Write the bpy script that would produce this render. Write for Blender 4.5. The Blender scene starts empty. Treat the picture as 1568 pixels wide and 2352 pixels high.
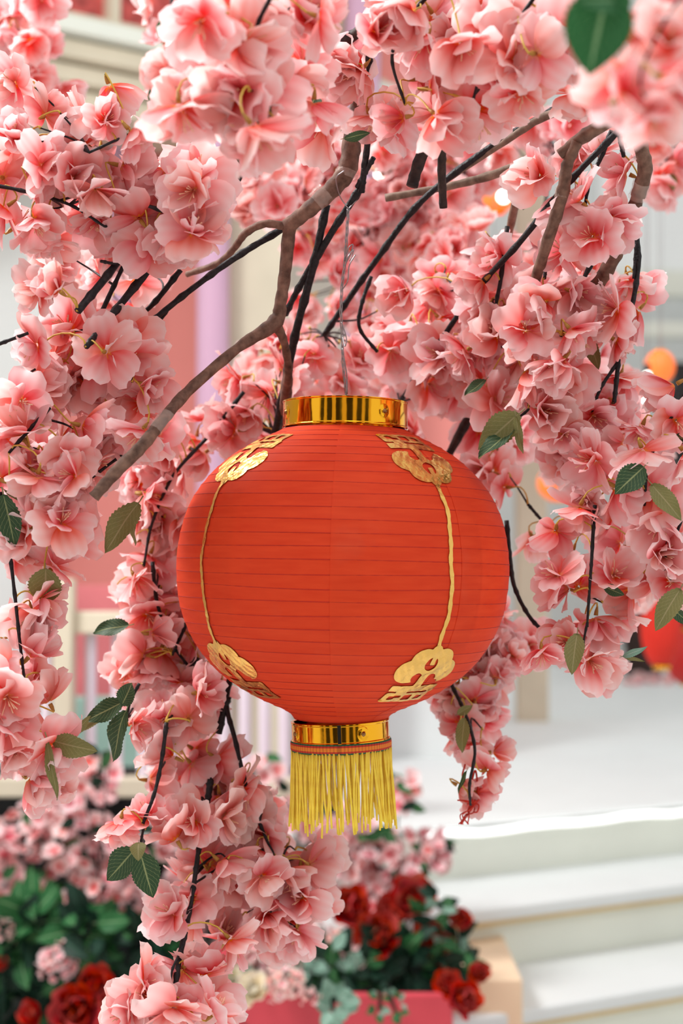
import bpy, bmesh, math, random
import numpy as np
from mathutils import Vector, Matrix, Quaternion

random.seed(7)
rng = np.random.default_rng(7)
sc = bpy.context.scene
COL = sc.collection
PI = math.pi

# ------------------------------------------------------------------ camera
F = 3267.0                      # focal length in pixels of the 1568 x 2352 frame
EYE = Vector((0, 0, 1.55))
PITCH = math.radians(2.17)
cd = bpy.data.cameras.new('camera')
cam = bpy.data.objects.new('camera', cd)
COL.objects.link(cam)
cam.location = EYE
cam.rotation_euler = (PI / 2 + PITCH, 0, 0)
cd.sensor_fit = 'VERTICAL'
cd.sensor_height = 36.0
cd.sensor_width = 24.0
cd.lens = 36.0 * F / 2352
cd.clip_start = 0.02
cd.clip_end = 100
cd.dof.use_dof = True
cd.dof.focus_distance = 1.20
cd.dof.aperture_fstop = 4.2
sc.camera = cam

# ------------------------------------------------------------------ light
w = bpy.data.worlds.new('mall_daylight')
sc.world = w
w.use_nodes = True
w.node_tree.nodes['Background'].inputs[0].default_value = (0.99, 1.0, 1.0, 1)
w.node_tree.nodes['Background'].inputs[1].default_value = 0.80


def area(name, loc, target, size, power, color):
    l = bpy.data.lights.new(name, 'AREA')
    l.shape = 'DISK'
    l.size = size
    l.energy = power
    l.color = color
    o = bpy.data.objects.new(name, l)
    COL.objects.link(o)
    o.location = loc
    o.rotation_euler = (Vector(target) - Vector(loc)).to_track_quat('-Z', 'Y').to_euler()
    return o


area('atrium_lamp', (-1.5, 1.75, 3.4), (-0.1, 1.3, 1.65), 0.9, 80, (1.0, 0.99, 0.98))
area('stair_lamp', (2.2, 4.2, 4.8), (1.0, 4.0, 0.9), 2.0, 7, (1.0, 1.0, 1.0))
area('front_fill', (0.5, -0.5, 3.7), (0, 1.4, 1.5), 1.2, 15, (1.0, 0.99, 0.98))  # added fill above the camera, gives lantern top and front petals a sheen
sc.view_settings.view_transform = 'Standard'
sc.view_settings.look = 'None'
sc.view_settings.exposure = 0.2
sc.view_settings.gamma = 1.0
sc.view_settings.use_curve_mapping = False
sc.cycles.max_bounces = 5
sc.cycles.diffuse_bounces = 4
sc.cycles.transmission_bounces = 4
sc.cycles.glossy_bounces = 2
sc.cycles.use_adaptive_sampling = True
sc.cycles.adaptive_threshold = 0.09
sc.cycles.caustics_reflective = False
sc.cycles.caustics_refractive = False
sc.cycles.use_denoising = True

FW = Vector((0, math.cos(PITCH), math.sin(PITCH)))
UP = Vector((0, -math.sin(PITCH), math.cos(PITCH)))
RT = Vector((1, 0, 0))


def P(x, y, D):
    """the point that stands D metres in front of the camera on the sight line through a pixel of the photograph"""
    return EYE + FW * D + RT * ((x - 784) / F * D) + UP * ((1176 - y) / F * D)


def PZ(x, y, z):
    """where that sight line meets the level z"""
    d = FW + RT * ((x - 784) / F) + UP * ((1176 - y) / F)
    return EYE + d * ((z - EYE.z) / d.z)


# ------------------------------------------------------------------ materials
def srgb(r, g, b):
    def f(c):
        c /= 255.0
        return c / 12.92 if c <= 0.04045 else ((c + 0.055) / 1.055) ** 2.4
    return (f(r), f(g), f(b), 1)


class NT:
    def __init__(s, name):
        s.m = bpy.data.materials.new(name)
        s.m.use_nodes = True
        s.t = s.m.node_tree
        s.n = s.t.nodes
        s.b = s.n['Principled BSDF']
        s.out = s.n['Material Output']

    def add(s, kind, **kw):
        n = s.n.new(kind)
        for k, v in kw.items():
            if k.startswith('i_'):
                key = k[2:].replace('_', ' ')
                n.inputs[int(key) if key.isdigit() else key].default_value = v
            else:
                setattr(n, k, v)
        return n

    def link(s, a, b):
        s.t.links.new(a, b)

    def ramp(s, fac, stops):
        r = s.n.new('ShaderNodeValToRGB')
        e = r.color_ramp.elements
        while len(e) > 1:
            e.remove(e[-1])
        e[0].position, e[0].color = stops[0]
        for p, c in stops[1:]:
            q = e.new(p)
            q.color = c
        s.link(fac, r.inputs[0])
        return r

    def mix(s, fac, a, b, mode='MIX'):
        m = s.n.new('ShaderNodeMix')
        m.data_type = 'RGBA'
        m.blend_type = mode
        for sock, v in ((m.inputs[0], fac), (m.inputs[6], a), (m.inputs[7], b)):
            if hasattr(v, 'is_linked'):
                s.link(v, sock)
            else:
                sock.default_value = v
        return m.outputs[2]

    def noise(s, scale, detail=3, coord='Object', vec=None):
        n = s.add('ShaderNodeTexNoise', i_Scale=scale, i_Detail=detail)
        if vec is None:
            vec = s.add('ShaderNodeTexCoord').outputs[coord]
        s.link(vec, n.inputs['Vector'])
        return n

    def bump(s, h, strength, dist, target=None):
        b = s.add('ShaderNodeBump', i_Strength=strength, i_Distance=dist)
        s.link(h, b.inputs['Height'])
        s.link(b.outputs[0], (target or s.b).inputs['Normal'])
        return b


def plain(name, col, rough=0.6, metal=0.0, spec=0.3, var=0.06, scale=6.0, bump=0.0):
    t = NT(name)
    n = t.noise(scale)
    dark = tuple(c * (1 - var) for c in col[:3]) + (1,)
    lite = tuple(min(1, c * (1 + var)) for c in col[:3]) + (1,)
    r = t.ramp(n.outputs[0], [(0.3, dark), (0.7, lite)])
    t.link(r.outputs[0], t.b.inputs['Base Color'])
    t.b.inputs['Roughness'].default_value = rough
    t.b.inputs['Metallic'].default_value = metal
    t.b.inputs['Specular IOR Level'].default_value = spec
    if bump:
        t.bump(n.outputs[0], bump, 0.002)
    return t.m


def cloth(name, stops, trans=0.45, hue=0.02, val=0.12, streak=0.25):
    """thin silk petal: colour runs from the claw (v=0) to the rim (v=1), light passes through"""
    t = NT(name)
    uv = t.add('ShaderNodeUVMap')
    sep = t.add('ShaderNodeSeparateXYZ')
    t.link(uv.outputs[0], sep.inputs[0])
    oi = t.add('ShaderNodeObjectInfo')
    m0 = t.add('ShaderNodeMath', operation='MULTIPLY_ADD')      # faint streaks fanning along the petal
    t.link(sep.outputs[0], m0.inputs[0])
    m0.inputs[1].default_value = 11.0
    ms = t.add('ShaderNodeMath', operation='MULTIPLY')
    t.link(oi.outputs['Random'], ms.inputs[0])
    ms.inputs[1].default_value = 40.0
    t.link(ms.outputs[0], m0.inputs[2])
    sn = t.add('ShaderNodeMath', operation='SINE')
    t.link(m0.outputs[0], sn.inputs[0])
    sb = t.add('ShaderNodeMath', operation='MULTIPLY_ADD')
    t.link(sn.outputs[0], sb.inputs[0])
    sb.inputs[1].default_value = streak * 0.2
    t.link(sep.outputs[1], sb.inputs[2])
    r = t.ramp(sb.outputs[0], stops)
    hs = t.add('ShaderNodeHueSaturation')
    mr = t.add('ShaderNodeMapRange')
    mr.inputs['To Min'].default_value = 0.5 - hue
    mr.inputs['To Max'].default_value = 0.5 + hue
    t.link(oi.outputs['Random'], mr.inputs[0])
    t.link(mr.outputs[0], hs.inputs['Hue'])
    m2 = t.add('ShaderNodeMath', operation='MULTIPLY')
    t.link(oi.outputs['Random'], m2.inputs[0])
    m2.inputs[1].default_value = 7.31
    fr = t.add('ShaderNodeMath', operation='FRACT')
    t.link(m2.outputs[0], fr.inputs[0])
    mv = t.add('ShaderNodeMapRange')
    mv.inputs['To Min'].default_value = 1 - val
    mv.inputs['To Max'].default_value = 1 + val
    t.link(fr.outputs[0], mv.inputs[0])
    t.link(mv.outputs[0], hs.inputs['Saturation'])
    t.link(r.outputs[0], hs.inputs['Color'])
    df = t.add('ShaderNodeBsdfDiffuse')
    tr = t.add('ShaderNodeBsdfTranslucent')
    mx = t.add('ShaderNodeMixShader')
    mx.inputs[0].default_value = trans
    t.link(hs.outputs[0], df.inputs[0])
    t.link(hs.outputs[0], tr.inputs[0])
    t.link(df.outputs[0], mx.inputs[1])
    t.link(tr.outputs[0], mx.inputs[2])
    t.link(mx.outputs[0], t.out.inputs[0])
    t.n.remove(t.b)
    return t.m


M = {}
M['petal'] = cloth('pink_silk', [(0.0, srgb(242, 160, 96)), (0.10, srgb(242, 120, 112)), (0.30, srgb(250, 150, 147)),
                                 (0.58, srgb(254, 192, 190)), (1.0, srgb(255, 230, 230))], 0.52, 0.012, 0.18)
M['petal_far'] = cloth('small_pink_silk', [(0.0, srgb(214, 70, 80)), (0.3, srgb(242, 160, 164)), (0.8, srgb(253, 226, 226)), (1.0, srgb(254, 236, 236))], 0.3, 0.012, 0.2)
M['petal_cream'] = cloth('cream_pink_silk', [(0.0, srgb(235, 120, 135)), (0.4, srgb(246, 195, 195)), (1.0, srgb(250, 236, 226))], 0.3, 0.015, 0.25)
M['petal_yellow'] = cloth('cream_silk', [(0.0, srgb(236, 214, 130)), (0.5, srgb(246, 236, 205)), (1.0, srgb(250, 245, 232))], 0.3)
M['petal_red'] = cloth('red_silk', [(0.0, srgb(104, 14, 16)), (0.5, srgb(178, 36, 32)), (1.0, srgb(208, 72, 56))], 0.2, 0.008, 0.1)
M['stamen'] = plain('stamen_yellow', srgb(246, 190, 160), 0.6)


def leaf_mat(name, top, under, vein, trans=0.2):
    t = NT(name)
    uv = t.add('ShaderNodeUVMap')
    sep = t.add('ShaderNodeSeparateXYZ')
    t.link(uv.outputs[0], sep.inputs[0])
    # side veins slant away from the midrib
    ab = t.add('ShaderNodeMath', operation='ABSOLUTE')
    t.link(sep.outputs[0], ab.inputs[0])
    m1 = t.add('ShaderNodeMath', operation='MULTIPLY_ADD')
    t.link(ab.outputs[0], m1.inputs[0])
    m1.inputs[1].default_value = -0.32
    t.link(sep.outputs[1], m1.inputs[2])
    m2 = t.add('ShaderNodeMath', operation='MULTIPLY')
    t.link(m1.outputs[0], m2.inputs[0])
    m2.inputs[1].default_value = 9.0
    fr = t.add('ShaderNodeMath', operation='PINGPONG')
    t.link(m2.outputs[0], fr.inputs[0])
    fr.inputs[1].default_value = 0.5
    side = t.ramp(fr.outputs[0], [(0.0, (0.8, 0.8, 0.8, 1)), (0.07, (0, 0, 0, 1))])
    mid = t.ramp(ab.outputs[0], [(0.03, (1, 1, 1, 1)), (0.08, (0, 0, 0, 1))])
    v = t.mix(1.0, side.outputs[0], mid.outputs[0], 'LIGHTEN')
    geo = t.add('ShaderNodeNewGeometry')
    nz = t.noise(40, 3)
    base = t.mix(geo.outputs['Backfacing'], top, under)
    dk = t.mix(nz.outputs[0], (0.75, 0.75, 0.75, 1), (1.25, 1.2, 1.1, 1))
    base = t.mix(1.0, base, dk, 'MULTIPLY')
    vf = t.add('ShaderNodeMath', operation='MULTIPLY')
    t.link(v, vf.inputs[0])
    vf.inputs[1].default_value = 0.80
    col = t.mix(vf.outputs[0], base, vein)
    t.link(col, t.b.inputs['Base Color'])
    t.b.inputs['Roughness'].default_value = 0.55
    t.b.inputs['Specular IOR Level'].default_value = 0.25
    tr = t.add('ShaderNodeBsdfTranslucent')
    t.link(col, tr.inputs[0])
    mx = t.add('ShaderNodeMixShader')
    mx.inputs[0].default_value = trans
    t.link(t.b.outputs[0], mx.inputs[1])
    t.link(tr.outputs[0], mx.inputs[2])
    t.link(mx.outputs[0], t.out.inputs[0])
    return t.m


M['leaf'] = leaf_mat('cherry_leaf', srgb(52, 78, 52), srgb(140, 138, 88), srgb(150, 160, 110))
M['leaf_olive'] = leaf_mat('olive_leaf', srgb(122, 120, 74), srgb(70, 92, 60), srgb(160, 150, 110))
M['leaf_bright'] = leaf_mat('bright_leaf', srgb(34, 96, 52), srgb(110, 160, 90), srgb(140, 180, 130))
M['leaf_dark'] = leaf_mat('dark_leaf', srgb(16, 46, 34), srgb(40, 70, 52), srgb(60, 100, 80), 0.1)
M['leaf_grey'] = leaf_mat('greygreen_leaf', srgb(120, 160, 145), srgb(150, 180, 165), srgb(190, 205, 195), 0.15)


def bark(name, a, b, scale, rough, bump):
    t = NT(name)
    n = t.noise(scale, 6)
    n2 = t.noise(scale * 0.22, 3)
    r = t.ramp(n.outputs[0], [(0.3, a), (0.72, b)])
    d = t.mix(n2.outputs[0], (0.7, 0.7, 0.7, 1), (1.25, 1.2, 1.2, 1))
    t.link(t.mix(1.0, r.outputs[0], d, 'MULTIPLY'), t.b.inputs['Base Color'])
    t.b.inputs['Roughness'].default_value = rough
    t.b.inputs['Specular IOR Level'].default_value = 0.3
    t.bump(n.outputs[0], bump, 0.002)
    return t.m


M['bark'] = bark('brown_bark', srgb(82, 58, 48), srgb(140, 108, 92), 120, 0.75, 0.6)
M['bark_grey'] = bark('grey_bark', srgb(98, 80, 68), srgb(150, 128, 112), 120, 0.75, 0.6)
M['bark_dark'] = bark('dark_bark', srgb(34, 28, 28), srgb(74, 56, 50), 140, 0.7, 0.7)
M['stem'] = bark('black_stem', srgb(14, 13, 16), srgb(44, 38, 42), 260, 0.55, 0.7)
M['twig_tip'] = plain('brown_sheath', srgb(150, 92, 62), 0.6)
M['stalk'] = plain('ochre_stalk', srgb(205, 168, 72), 0.5, var=0.15, scale=60)
M['calyx'] = plain('olive_calyx', srgb(168, 122, 56), 0.55, var=0.2, scale=60)


def paper():
    t = NT('red_lantern_paper')
    tc = t.add('ShaderNodeTexCoord')
    mp = t.add('ShaderNodeMapping')
    mp.inputs['Scale'].default_value = (9, 9, 60)
    t.link(tc.outputs['Object'], mp.inputs[0])
    n = t.noise(3.0, 4, vec=mp.outputs[0])
    n2 = t.noise(22, 3)
    r = t.ramp(n.outputs[0], [(0.3, srgb(228, 68, 32)), (0.7, srgb(238, 80, 40))])
    r2 = t.ramp(n2.outputs[0], [(0.62, (0, 0, 0, 1)), (0.85, (0.25, 0.25, 0.25, 1))])
    col = t.mix(r2.outputs[0], r.outputs[0], srgb(236, 120, 90))
    t.link(col, t.b.inputs['Base Color'])
    t.b.inputs['Roughness'].default_value = 0.6
    t.b.inputs['Specular IOR Level'].default_value = 0.2
    t.bump(n2.outputs[0], 0.12, 0.002)
    tr = t.add('ShaderNodeBsdfTranslucent')
    t.link(col, tr.inputs[0])
    mx = t.add('ShaderNodeMixShader')
    mx.inputs[0].default_value = 0.3
    t.link(t.b.outputs[0], mx.inputs[1])
    t.link(tr.outputs[0], mx.inputs[2])
    t.link(mx.outputs[0], t.out.inputs[0])
    return t.m


M['paper'] = paper()
M['rib'] = plain('red_rib', srgb(186, 38, 20), 0.6)


def gold(name, col, rough, bscale, bstr, bdist):
    t = NT(name)
    t.b.inputs['Base Color'].default_value = col
    t.b.inputs['Metallic'].default_value = 1.0
    t.b.inputs['Roughness'].default_value = rough
    n = t.noise(bscale, 4)
    rr = t.ramp(n.outputs[0], [(0.3, (rough * 0.7,) * 3 + (1,)), (0.7, (rough * 1.5,) * 3 + (1,))])
    t.link(rr.outputs[0], t.b.inputs['Roughness'])
    t.bump(n.outputs[0], bstr, bdist)
    return t.m


M['gold'] = gold('polished_gold', srgb(250, 180, 42), 0.07, 18, 0.04, 0.01)
M['foil'] = gold('gold_foil', srgb(240, 192, 104), 0.27, 90, 0.5, 0.004)
M['rivet'] = plain('dark_brass', srgb(150, 110, 70), 0.3, 0.9)
M['black'] = plain('black_tape', srgb(18, 14, 14), 0.5)


def ribbon():
    t = NT('woven_ribbon')
    uv = t.add('ShaderNodeUVMap')
    sep = t.add('ShaderNodeSeparateXYZ')
    t.link(uv.outputs[0], sep.inputs[0])
    g, rd, og = srgb(20, 92, 66), srgb(196, 48, 26), srgb(232, 128, 36)
    r = t.ramp(sep.outputs[1], [(0.0, g), (0.2, rd), (0.36, og), (0.64, rd), (0.8, g)])
    r.color_ramp.interpolation = 'CONSTANT'
    wv = t.add('ShaderNodeMath', operation='MULTIPLY')
    t.link(sep.outputs[0], wv.inputs[0])
    wv.inputs[1].default_value = 90.0
    pp = t.add('ShaderNodeMath', operation='PINGPONG')
    t.link(wv.outputs[0], pp.inputs[0])
    pp.inputs[1].default_value = 0.5
    wr = t.ramp(pp.outputs[0], [(0.0, (0.72, 0.72, 0.72, 1)), (0.35, (1.05, 1.05, 1.05, 1))])
    t.link(t.mix(1.0, r.outputs[0], wr.outputs[0], 'MULTIPLY'), t.b.inputs['Base Color'])
    t.b.inputs['Roughness'].default_value = 0.8
    t.bump(pp.outputs[0], 0.6, 0.001)
    return t.m


M['ribbon'] = ribbon()
M['thread'] = plain('yellow_thread', srgb(255, 216, 80), 0.75, var=0.12, scale=90)
M['red_thread'] = plain('red_thread', srgb(196, 48, 34), 0.6)
M['wire'] = plain('steel_wire', srgb(170, 165, 168), 0.35, 0.85)


def tape():
    t = NT('clear_tape')
    t.b.inputs['Base Color'].default_value = srgb(225, 205, 195)
    t.b.inputs['Roughness'].default_value = 0.15
    t.b.inputs['Alpha'].default_value = 0.25
    n = t.noise(110, 4)
    t.bump(n.outputs[0], 0.9, 0.004)
    return t.m


M['tape'] = tape()
M['cream'] = plain('cream_paint', srgb(212, 202, 180), 0.6)
M['white'] = plain('white_paint', srgb(228, 232, 231), 0.5, var=0.02)
M['beige'] = plain('beige_paint', srgb(226, 229, 218), 0.6, var=0.03)
M['tread'] = plain('pale_stone', srgb(216, 219, 218), 0.5, var=0.02)
M['pink_wall'] = plain('pink_paint', srgb(234, 146, 138), 0.6, var=0.03, scale=2)
M['lavender'] = plain('lavender_paint', srgb(208, 166, 192), 0.55, var=0.03)
M['lilac_white'] = plain('pale_lilac_paint', srgb(232, 218, 230), 0.55, var=0.03)
M['plum'] = plain('rose_brown_paint', srgb(214, 118, 122), 0.6, var=0.2, scale=4)
M['teal'] = plain('sage_paint', srgb(150, 180, 168), 0.6)
M['lattice'] = plain('red_lattice_paint', srgb(206, 92, 88), 0.6, var=0.45, scale=40)
M['dark'] = plain('shade_and_bed_black', srgb(18, 20, 22), 0.6)  # near-black for the shade below the railing; also bed wall and bulb sockets
M['planter'] = plain('rose_red_planter', srgb(206, 72, 84), 0.45, var=0.05, scale=9)
M['card'] = plain('kraft_board', srgb(232, 204, 172), 0.7, var=0.05)
M['nosing_shade_tan'] = plain('nosing_shade_tan', srgb(214, 188, 140), 0.6)  # tan colour of the shadow under the stair nosings
M['grey_panel'] = plain('perforated_panel', srgb(238, 242, 242), 0.6, var=0.04, scale=60)
M['floor'] = plain('stone_floor', srgb(232, 230, 226), 0.4, var=0.08, scale=2)
M['soil'] = plain('dark_soil', srgb(22, 26, 22), 0.9)
M['shop_dark'] = plain('dark_shop_glass', srgb(40, 34, 34), 0.2)
M['reflection_wall'] = plain('reflection_wall_cream', srgb(226, 206, 176), 0.6)  # cream of the unseen wall added for reflections


def emit(name, col, s):
    t = NT(name)
    t.b.inputs['Base Color'].default_value = col
    t.b.inputs['Emission Color'].default_value = col
    t.b.inputs['Emission Strength'].default_value = s
    return t.m


M['led'] = emit('led_strip_light', (1, 1, 1, 1), 1.0)
M['bulb'] = emit('warm_bulb', (1.0, 0.93, 0.85, 1), 5.0)
M['orange_glow'] = emit('lit_orange_lantern', srgb(250, 120, 50), 0.45)
M['yellow_glow'] = emit('lit_yellow_lantern', srgb(240, 210, 90), 0.4)


# ------------------------------------------------------------------ helpers
def mesh(name, verts, faces, mats, uvs=None, midx=None, smooth=True):
    me = bpy.data.meshes.new(name)
    me.from_pydata([tuple(v) for v in verts], [], [tuple(f) for f in faces])
    for m in (mats if isinstance(mats, (list, tuple)) else [mats]):
        me.materials.append(M[m] if isinstance(m, str) else m)
    if midx is not None:
        me.polygons.foreach_set('material_index', midx)
    if smooth:
        me.polygons.foreach_set('use_smooth', [True] * len(me.polygons))
    if uvs is not None:
        l = me.uv_layers.new(name='UVMap')
        vi = np.empty(len(me.loops), dtype=np.int32)
        me.loops.foreach_get('vertex_index', vi)
        l.data.foreach_set('uv', np.asarray(uvs, dtype=np.float32)[vi].ravel())
    me.update()
    return me


def obj(name, me, parent=None, mat=None):
    o = bpy.data.objects.new(name, me)
    COL.objects.link(o)
    if parent is not None:
        o.parent = parent
    if mat is not None:
        o.matrix_basis = mat
    return o


def tag(o, label, cat, group=None, kind=None):
    o['label'] = label
    o['category'] = cat
    if group:
        o['group'] = group
    if kind:
        o['kind'] = kind
    return o


def empty(name, loc, label=None, cat=None, group=None):
    o = bpy.data.objects.new(name, None)
    COL.objects.link(o)
    o.location = loc
    o.empty_display_size = 0.02
    if label:
        tag(o, label, cat, group)
    return o


def catmull(pts, rad, n):
    pts = [Vector(p) for p in pts]
    if len(pts) == 2:
        pts = [pts[0], pts[0].lerp(pts[1], 0.5), pts[1]]
        rad = [rad[0], (rad[0] + rad[1]) / 2, rad[1]]
    q = [pts[0] * 2 - pts[1]] + pts + [pts[-1] * 2 - pts[-2]]
    out, ro = [], []
    for i in range(len(pts) - 1):
        for k in range(n):
            t = k / n
            a, b, c, d = q[i], q[i + 1], q[i + 2], q[i + 3]
            out.append(0.5 * ((2 * b) + (c - a) * t + (2 * a - 5 * b + 4 * c - d) * t * t + (3 * b - a - 3 * c + d) * t ** 3))
            ro.append(rad[i] + (rad[i + 1] - rad[i]) * t)
    out.append(pts[-1])
    ro.append(rad[-1])
    return out, ro


def tube(pts, rad, sides=8, caps=True, jitter=0.0, off=0):
    """verts, faces, uvs of a tube through pts with radii rad"""
    V, Fc, U = [], [], []
    n = len(pts)
    tan0 = (pts[1] - pts[0]).normalized()
    ref = Vector((0, 0, 1)) if abs(tan0.z) < 0.9 else Vector((1, 0, 0))
    nx = tan0.cross(ref).normalized()
    for i, p in enumerate(pts):
        tg = (pts[min(i + 1, n - 1)] - pts[max(i - 1, 0)])
        tg = tg.normalized() if tg.length > 1e-9 else tan0
        nx = (nx - tg * nx.dot(tg))
        nx = nx.normalized() if nx.length > 1e-6 else tg.orthogonal().normalized()
        ny = tg.cross(nx)
        for s in range(sides):
            a = 2 * PI * s / sides
            r = rad[i] * (1 + (random.uniform(-jitter, jitter) if jitter else 0))
            V.append(p + nx * (math.cos(a) * r) + ny * (math.sin(a) * r))
            U.append((s / sides, i / (n - 1)))
    for i in range(n - 1):
        for s in range(sides):
            a = off + i * sides + s
            b = off + i * sides + (s + 1) % sides
            Fc.append((a, b, b + sides, a + sides))
    if caps:
        Fc.append(tuple(off + s for s in range(sides))[::-1])
        Fc.append(tuple(off + (n - 1) * sides + s for s in range(sides)))
    return V, Fc, U


def box_data(x0, x1, y0, y1, z0, z1, bev=0.0):
    bm = bmesh.new()
    bmesh.ops.create_cube(bm, size=1)
    for v in bm.verts:
        v.co = Vector(((x0 + x1) / 2 + v.co.x * (x1 - x0), (y0 + y1) / 2 + v.co.y * (y1 - y0), (z0 + z1) / 2 + v.co.z * (z1 - z0)))
    if bev:
        bmesh.ops.bevel(bm, geom=list(bm.edges), offset=bev, segments=2, affect='EDGES', profile=0.5)
    return bm


def box(name, x0, x1, y0, y1, z0, z1, mat, parent=None, bev=0.004):
    bm = box_data(x0, x1, y0, y1, z0, z1, bev)
    me = bpy.data.meshes.new(name)
    bm.to_mesh(me)
    bm.free()
    me.materials.append(M[mat])
    return obj(name, me, parent)


def lathe(prof, seg, mats, close=False, a0=0.0, a1=2 * PI):
    """profile [(r, z)] turned about z"""
    full = abs(a1 - a0 - 2 * PI) < 1e-6
    n = seg if full else seg + 1
    V, Fc, U = [], [], []
    for j, (r, z) in enumerate(prof):
        for i in range(n):
            a = a0 + (a1 - a0) * i / seg
            V.append((r * math.sin(a), -r * math.cos(a), z))
            U.append((i / seg, j / (len(prof) - 1)))
    for j in range(len(prof) - 1):
        for i in range(seg):
            a, b = j * n + i, j * n + (i + 1) % n
            Fc.append((a, b, b + n, a + n))
    return V, Fc, U


# ------------------------------------------------------------------ the setting: floor, facade, stair
def structure(o):
    o['kind'] = 'structure'
    return o


FLOOR_Z = 0.0
structure(box('floor', -7, 7, -6, 11, -0.1, FLOOR_Z, 'floor', bev=0))
wb = structure(box('wall_back', -7, 7, 9.5, 9.7, 0, 6.5, 'white', bev=0))
structure(box('wall_left', -6.2, -6.0, 1.0, 9.5, 0, 6.5, 'cream', bev=0))

# pink facade of the little house on the left, its pillars and pipes
D0 = 4.0


def wall_strip(name, xl, xr, D, mat, z0, z1, thick=0.06, parent=None, bev=0.004):
    a, b = P(xl, 1200, D), P(xr, 1200, D)
    return box(name, a.x, b.x, a.y, a.y + thick, z0, z1, mat, parent, bev)


hf = wall_strip('wall_house', -700, 1120, 4.35, 'pink_wall', 0, 4.2, 0.1)
structure(hf)
structure(wall_strip('wall_house_return', -900, 95, 4.2, 'white', 0, 4.2, 0.1))
structure(wall_strip('pillar_cream', 524, 660, 3.95, 'cream', 0, 4.2, 0.14))
structure(wall_strip('trim_1', 655, 800, 4.2, 'beige', 0, 4.2, 0.08))


def pipe_col(name, xc, wpx, D, mat, z0, z1):
    c = P(xc, 1200, D)
    r = wpx / 2 / F * D
    v, f, u = lathe([(r, z0), (r, z1)], 20, mat)
    o = obj(name, mesh(name, v, f, mat))
    o.location = (c.x, c.y, 0)
    return structure(o)


pipe_col('pillar_lavender', 487, 74, 3.9, 'lavender', 0, 4.2)
pipe_col('pillar_lavender', 832, 80, 4.1, 'lavender', 0, 4.2)
pipe_col('pillar_lavender', 280, 60, 4.2, 'lavender', 1.9, 4.2)
structure(wall_strip('pillar_ivory', 1188, 1258, 5.2, 'cream', 0.95, 4.2, 0.09))

# cornice of the upper storey, running away to the right
cor = empty('house_cornice', P(230, 150, 3.8))
tag(cor, 'cream moulded cornice with red lattice openings above the pink house', 'cornice')
yaw = math.radians(-32)
cor.rotation_euler = (0, 0, -yaw)
z = 0.0


def cor_box(name, x0, x1, z0, z1, d0, mat, bev=0.006):
    return box(name, x0, x1, d0, 0.25, z0, z1, mat, cor, bev)


cor_box('moulding', -1.2, 0.9, -0.13, -0.075, 0.00, 'cream')
cor_box('moulding', -1.2, 0.9, -0.070, -0.02, -0.03, 'cream')
cor_box('moulding', -1.2, 0.9, -0.015, 0.035, -0.06, 'cream')
cor_box('moulding', -1.2, 0.9, 0.040, 0.085, -0.09, 'beige')
cor_box('sill', -1.2, 0.9, 0.085, 0.115, -0.04, 'cream')
for k in range(8):
    x = -1.12 + k * 0.235
    cor_box('lattice_panel', x, x + 0.205, 0.12, 0.42, 0.04, 'lattice', 0.002)
    cor_box('mullion', x + 0.205, x + 0.235, 0.115, 0.44, -0.01, 'cream', 0.003)
cor_box('top_rail', -1.2, 0.9, 0.44, 0.5, -0.03, 'cream')

# railing of the house porch
DR = 3.05
rail = empty('porch_railing', Vector((P(145, 1500, DR).x, P(145, 1500, DR).y, FLOOR_Z)),
             'cream porch railing with pale lilac balusters behind the hanging blossoms', 'railing')
rl = rail.location


def RB(name, xl, xr, yt, yb, D, mat, dy=0.04, bev=0.004, round_=False):
    a, b = P(xl, yt, D), P(xr, yb, D)
    return box(name, a.x - rl.x, b.x - rl.x, a.y - rl.y, a.y - rl.y + dy, b.z, a.z, mat, rail, bev)


RB('newel_post', 122, 166, 1330, 1835, DR - 0.02, 'cream', 0.05)
RB('top_rail', 166, 760, 1405, 1456, DR, 'cream', 0.05)
RB('bottom_rail', -300, 760, 1788, 1832, DR, 'cream', 0.05)
RB('top_rail', -300, 122, 1405, 1456, DR, 'cream', 0.05)
me0 = None
for xc in [-90, -25, 40, 100, 202, 264, 326, 388, 450, 512, 560, 606, 652, 698, 744]:
    c = P(xc, 1620, DR)
    if me0 is None:
        ht = P(0, 1450, DR).z - P(0, 1795, DR).z
        r = 0.0125
        pr = [(r, 0), (r, ht)]
        v, f, u = lathe(pr, 12, 'lilac_white')
        me0 = mesh('baluster', v, f, 'lilac_white')
    o = obj('baluster', me0, rail)
    o.location = (c.x - rl.x, c.y - rl.y + 0.03, P(0, 1795, DR).z)
# added dark panel standing in for shade below the railing, and the painted infill boards behind it
structure(wall_strip('wall_shade_panel', -400, 770, DR + 0.12, 'dark', 0, P(0, 1800, DR + 0.12).z, 0.3))
structure(wall_strip('wall_porch', 60, 500, DR + 0.75, 'plum', 0, P(0, 1560, DR + 0.75).z + 0.25, 0.05))
structure(wall_strip('wall_dado', 90, 345, DR + 0.6, 'teal', 0, P(0, 1600, DR + 0.6).z, 0.05))
structure(wall_strip('wall_screen', 505, 1135, 4.25, 'white', 0, P(0, 1330, 4.25).z, 0.05))

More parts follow.
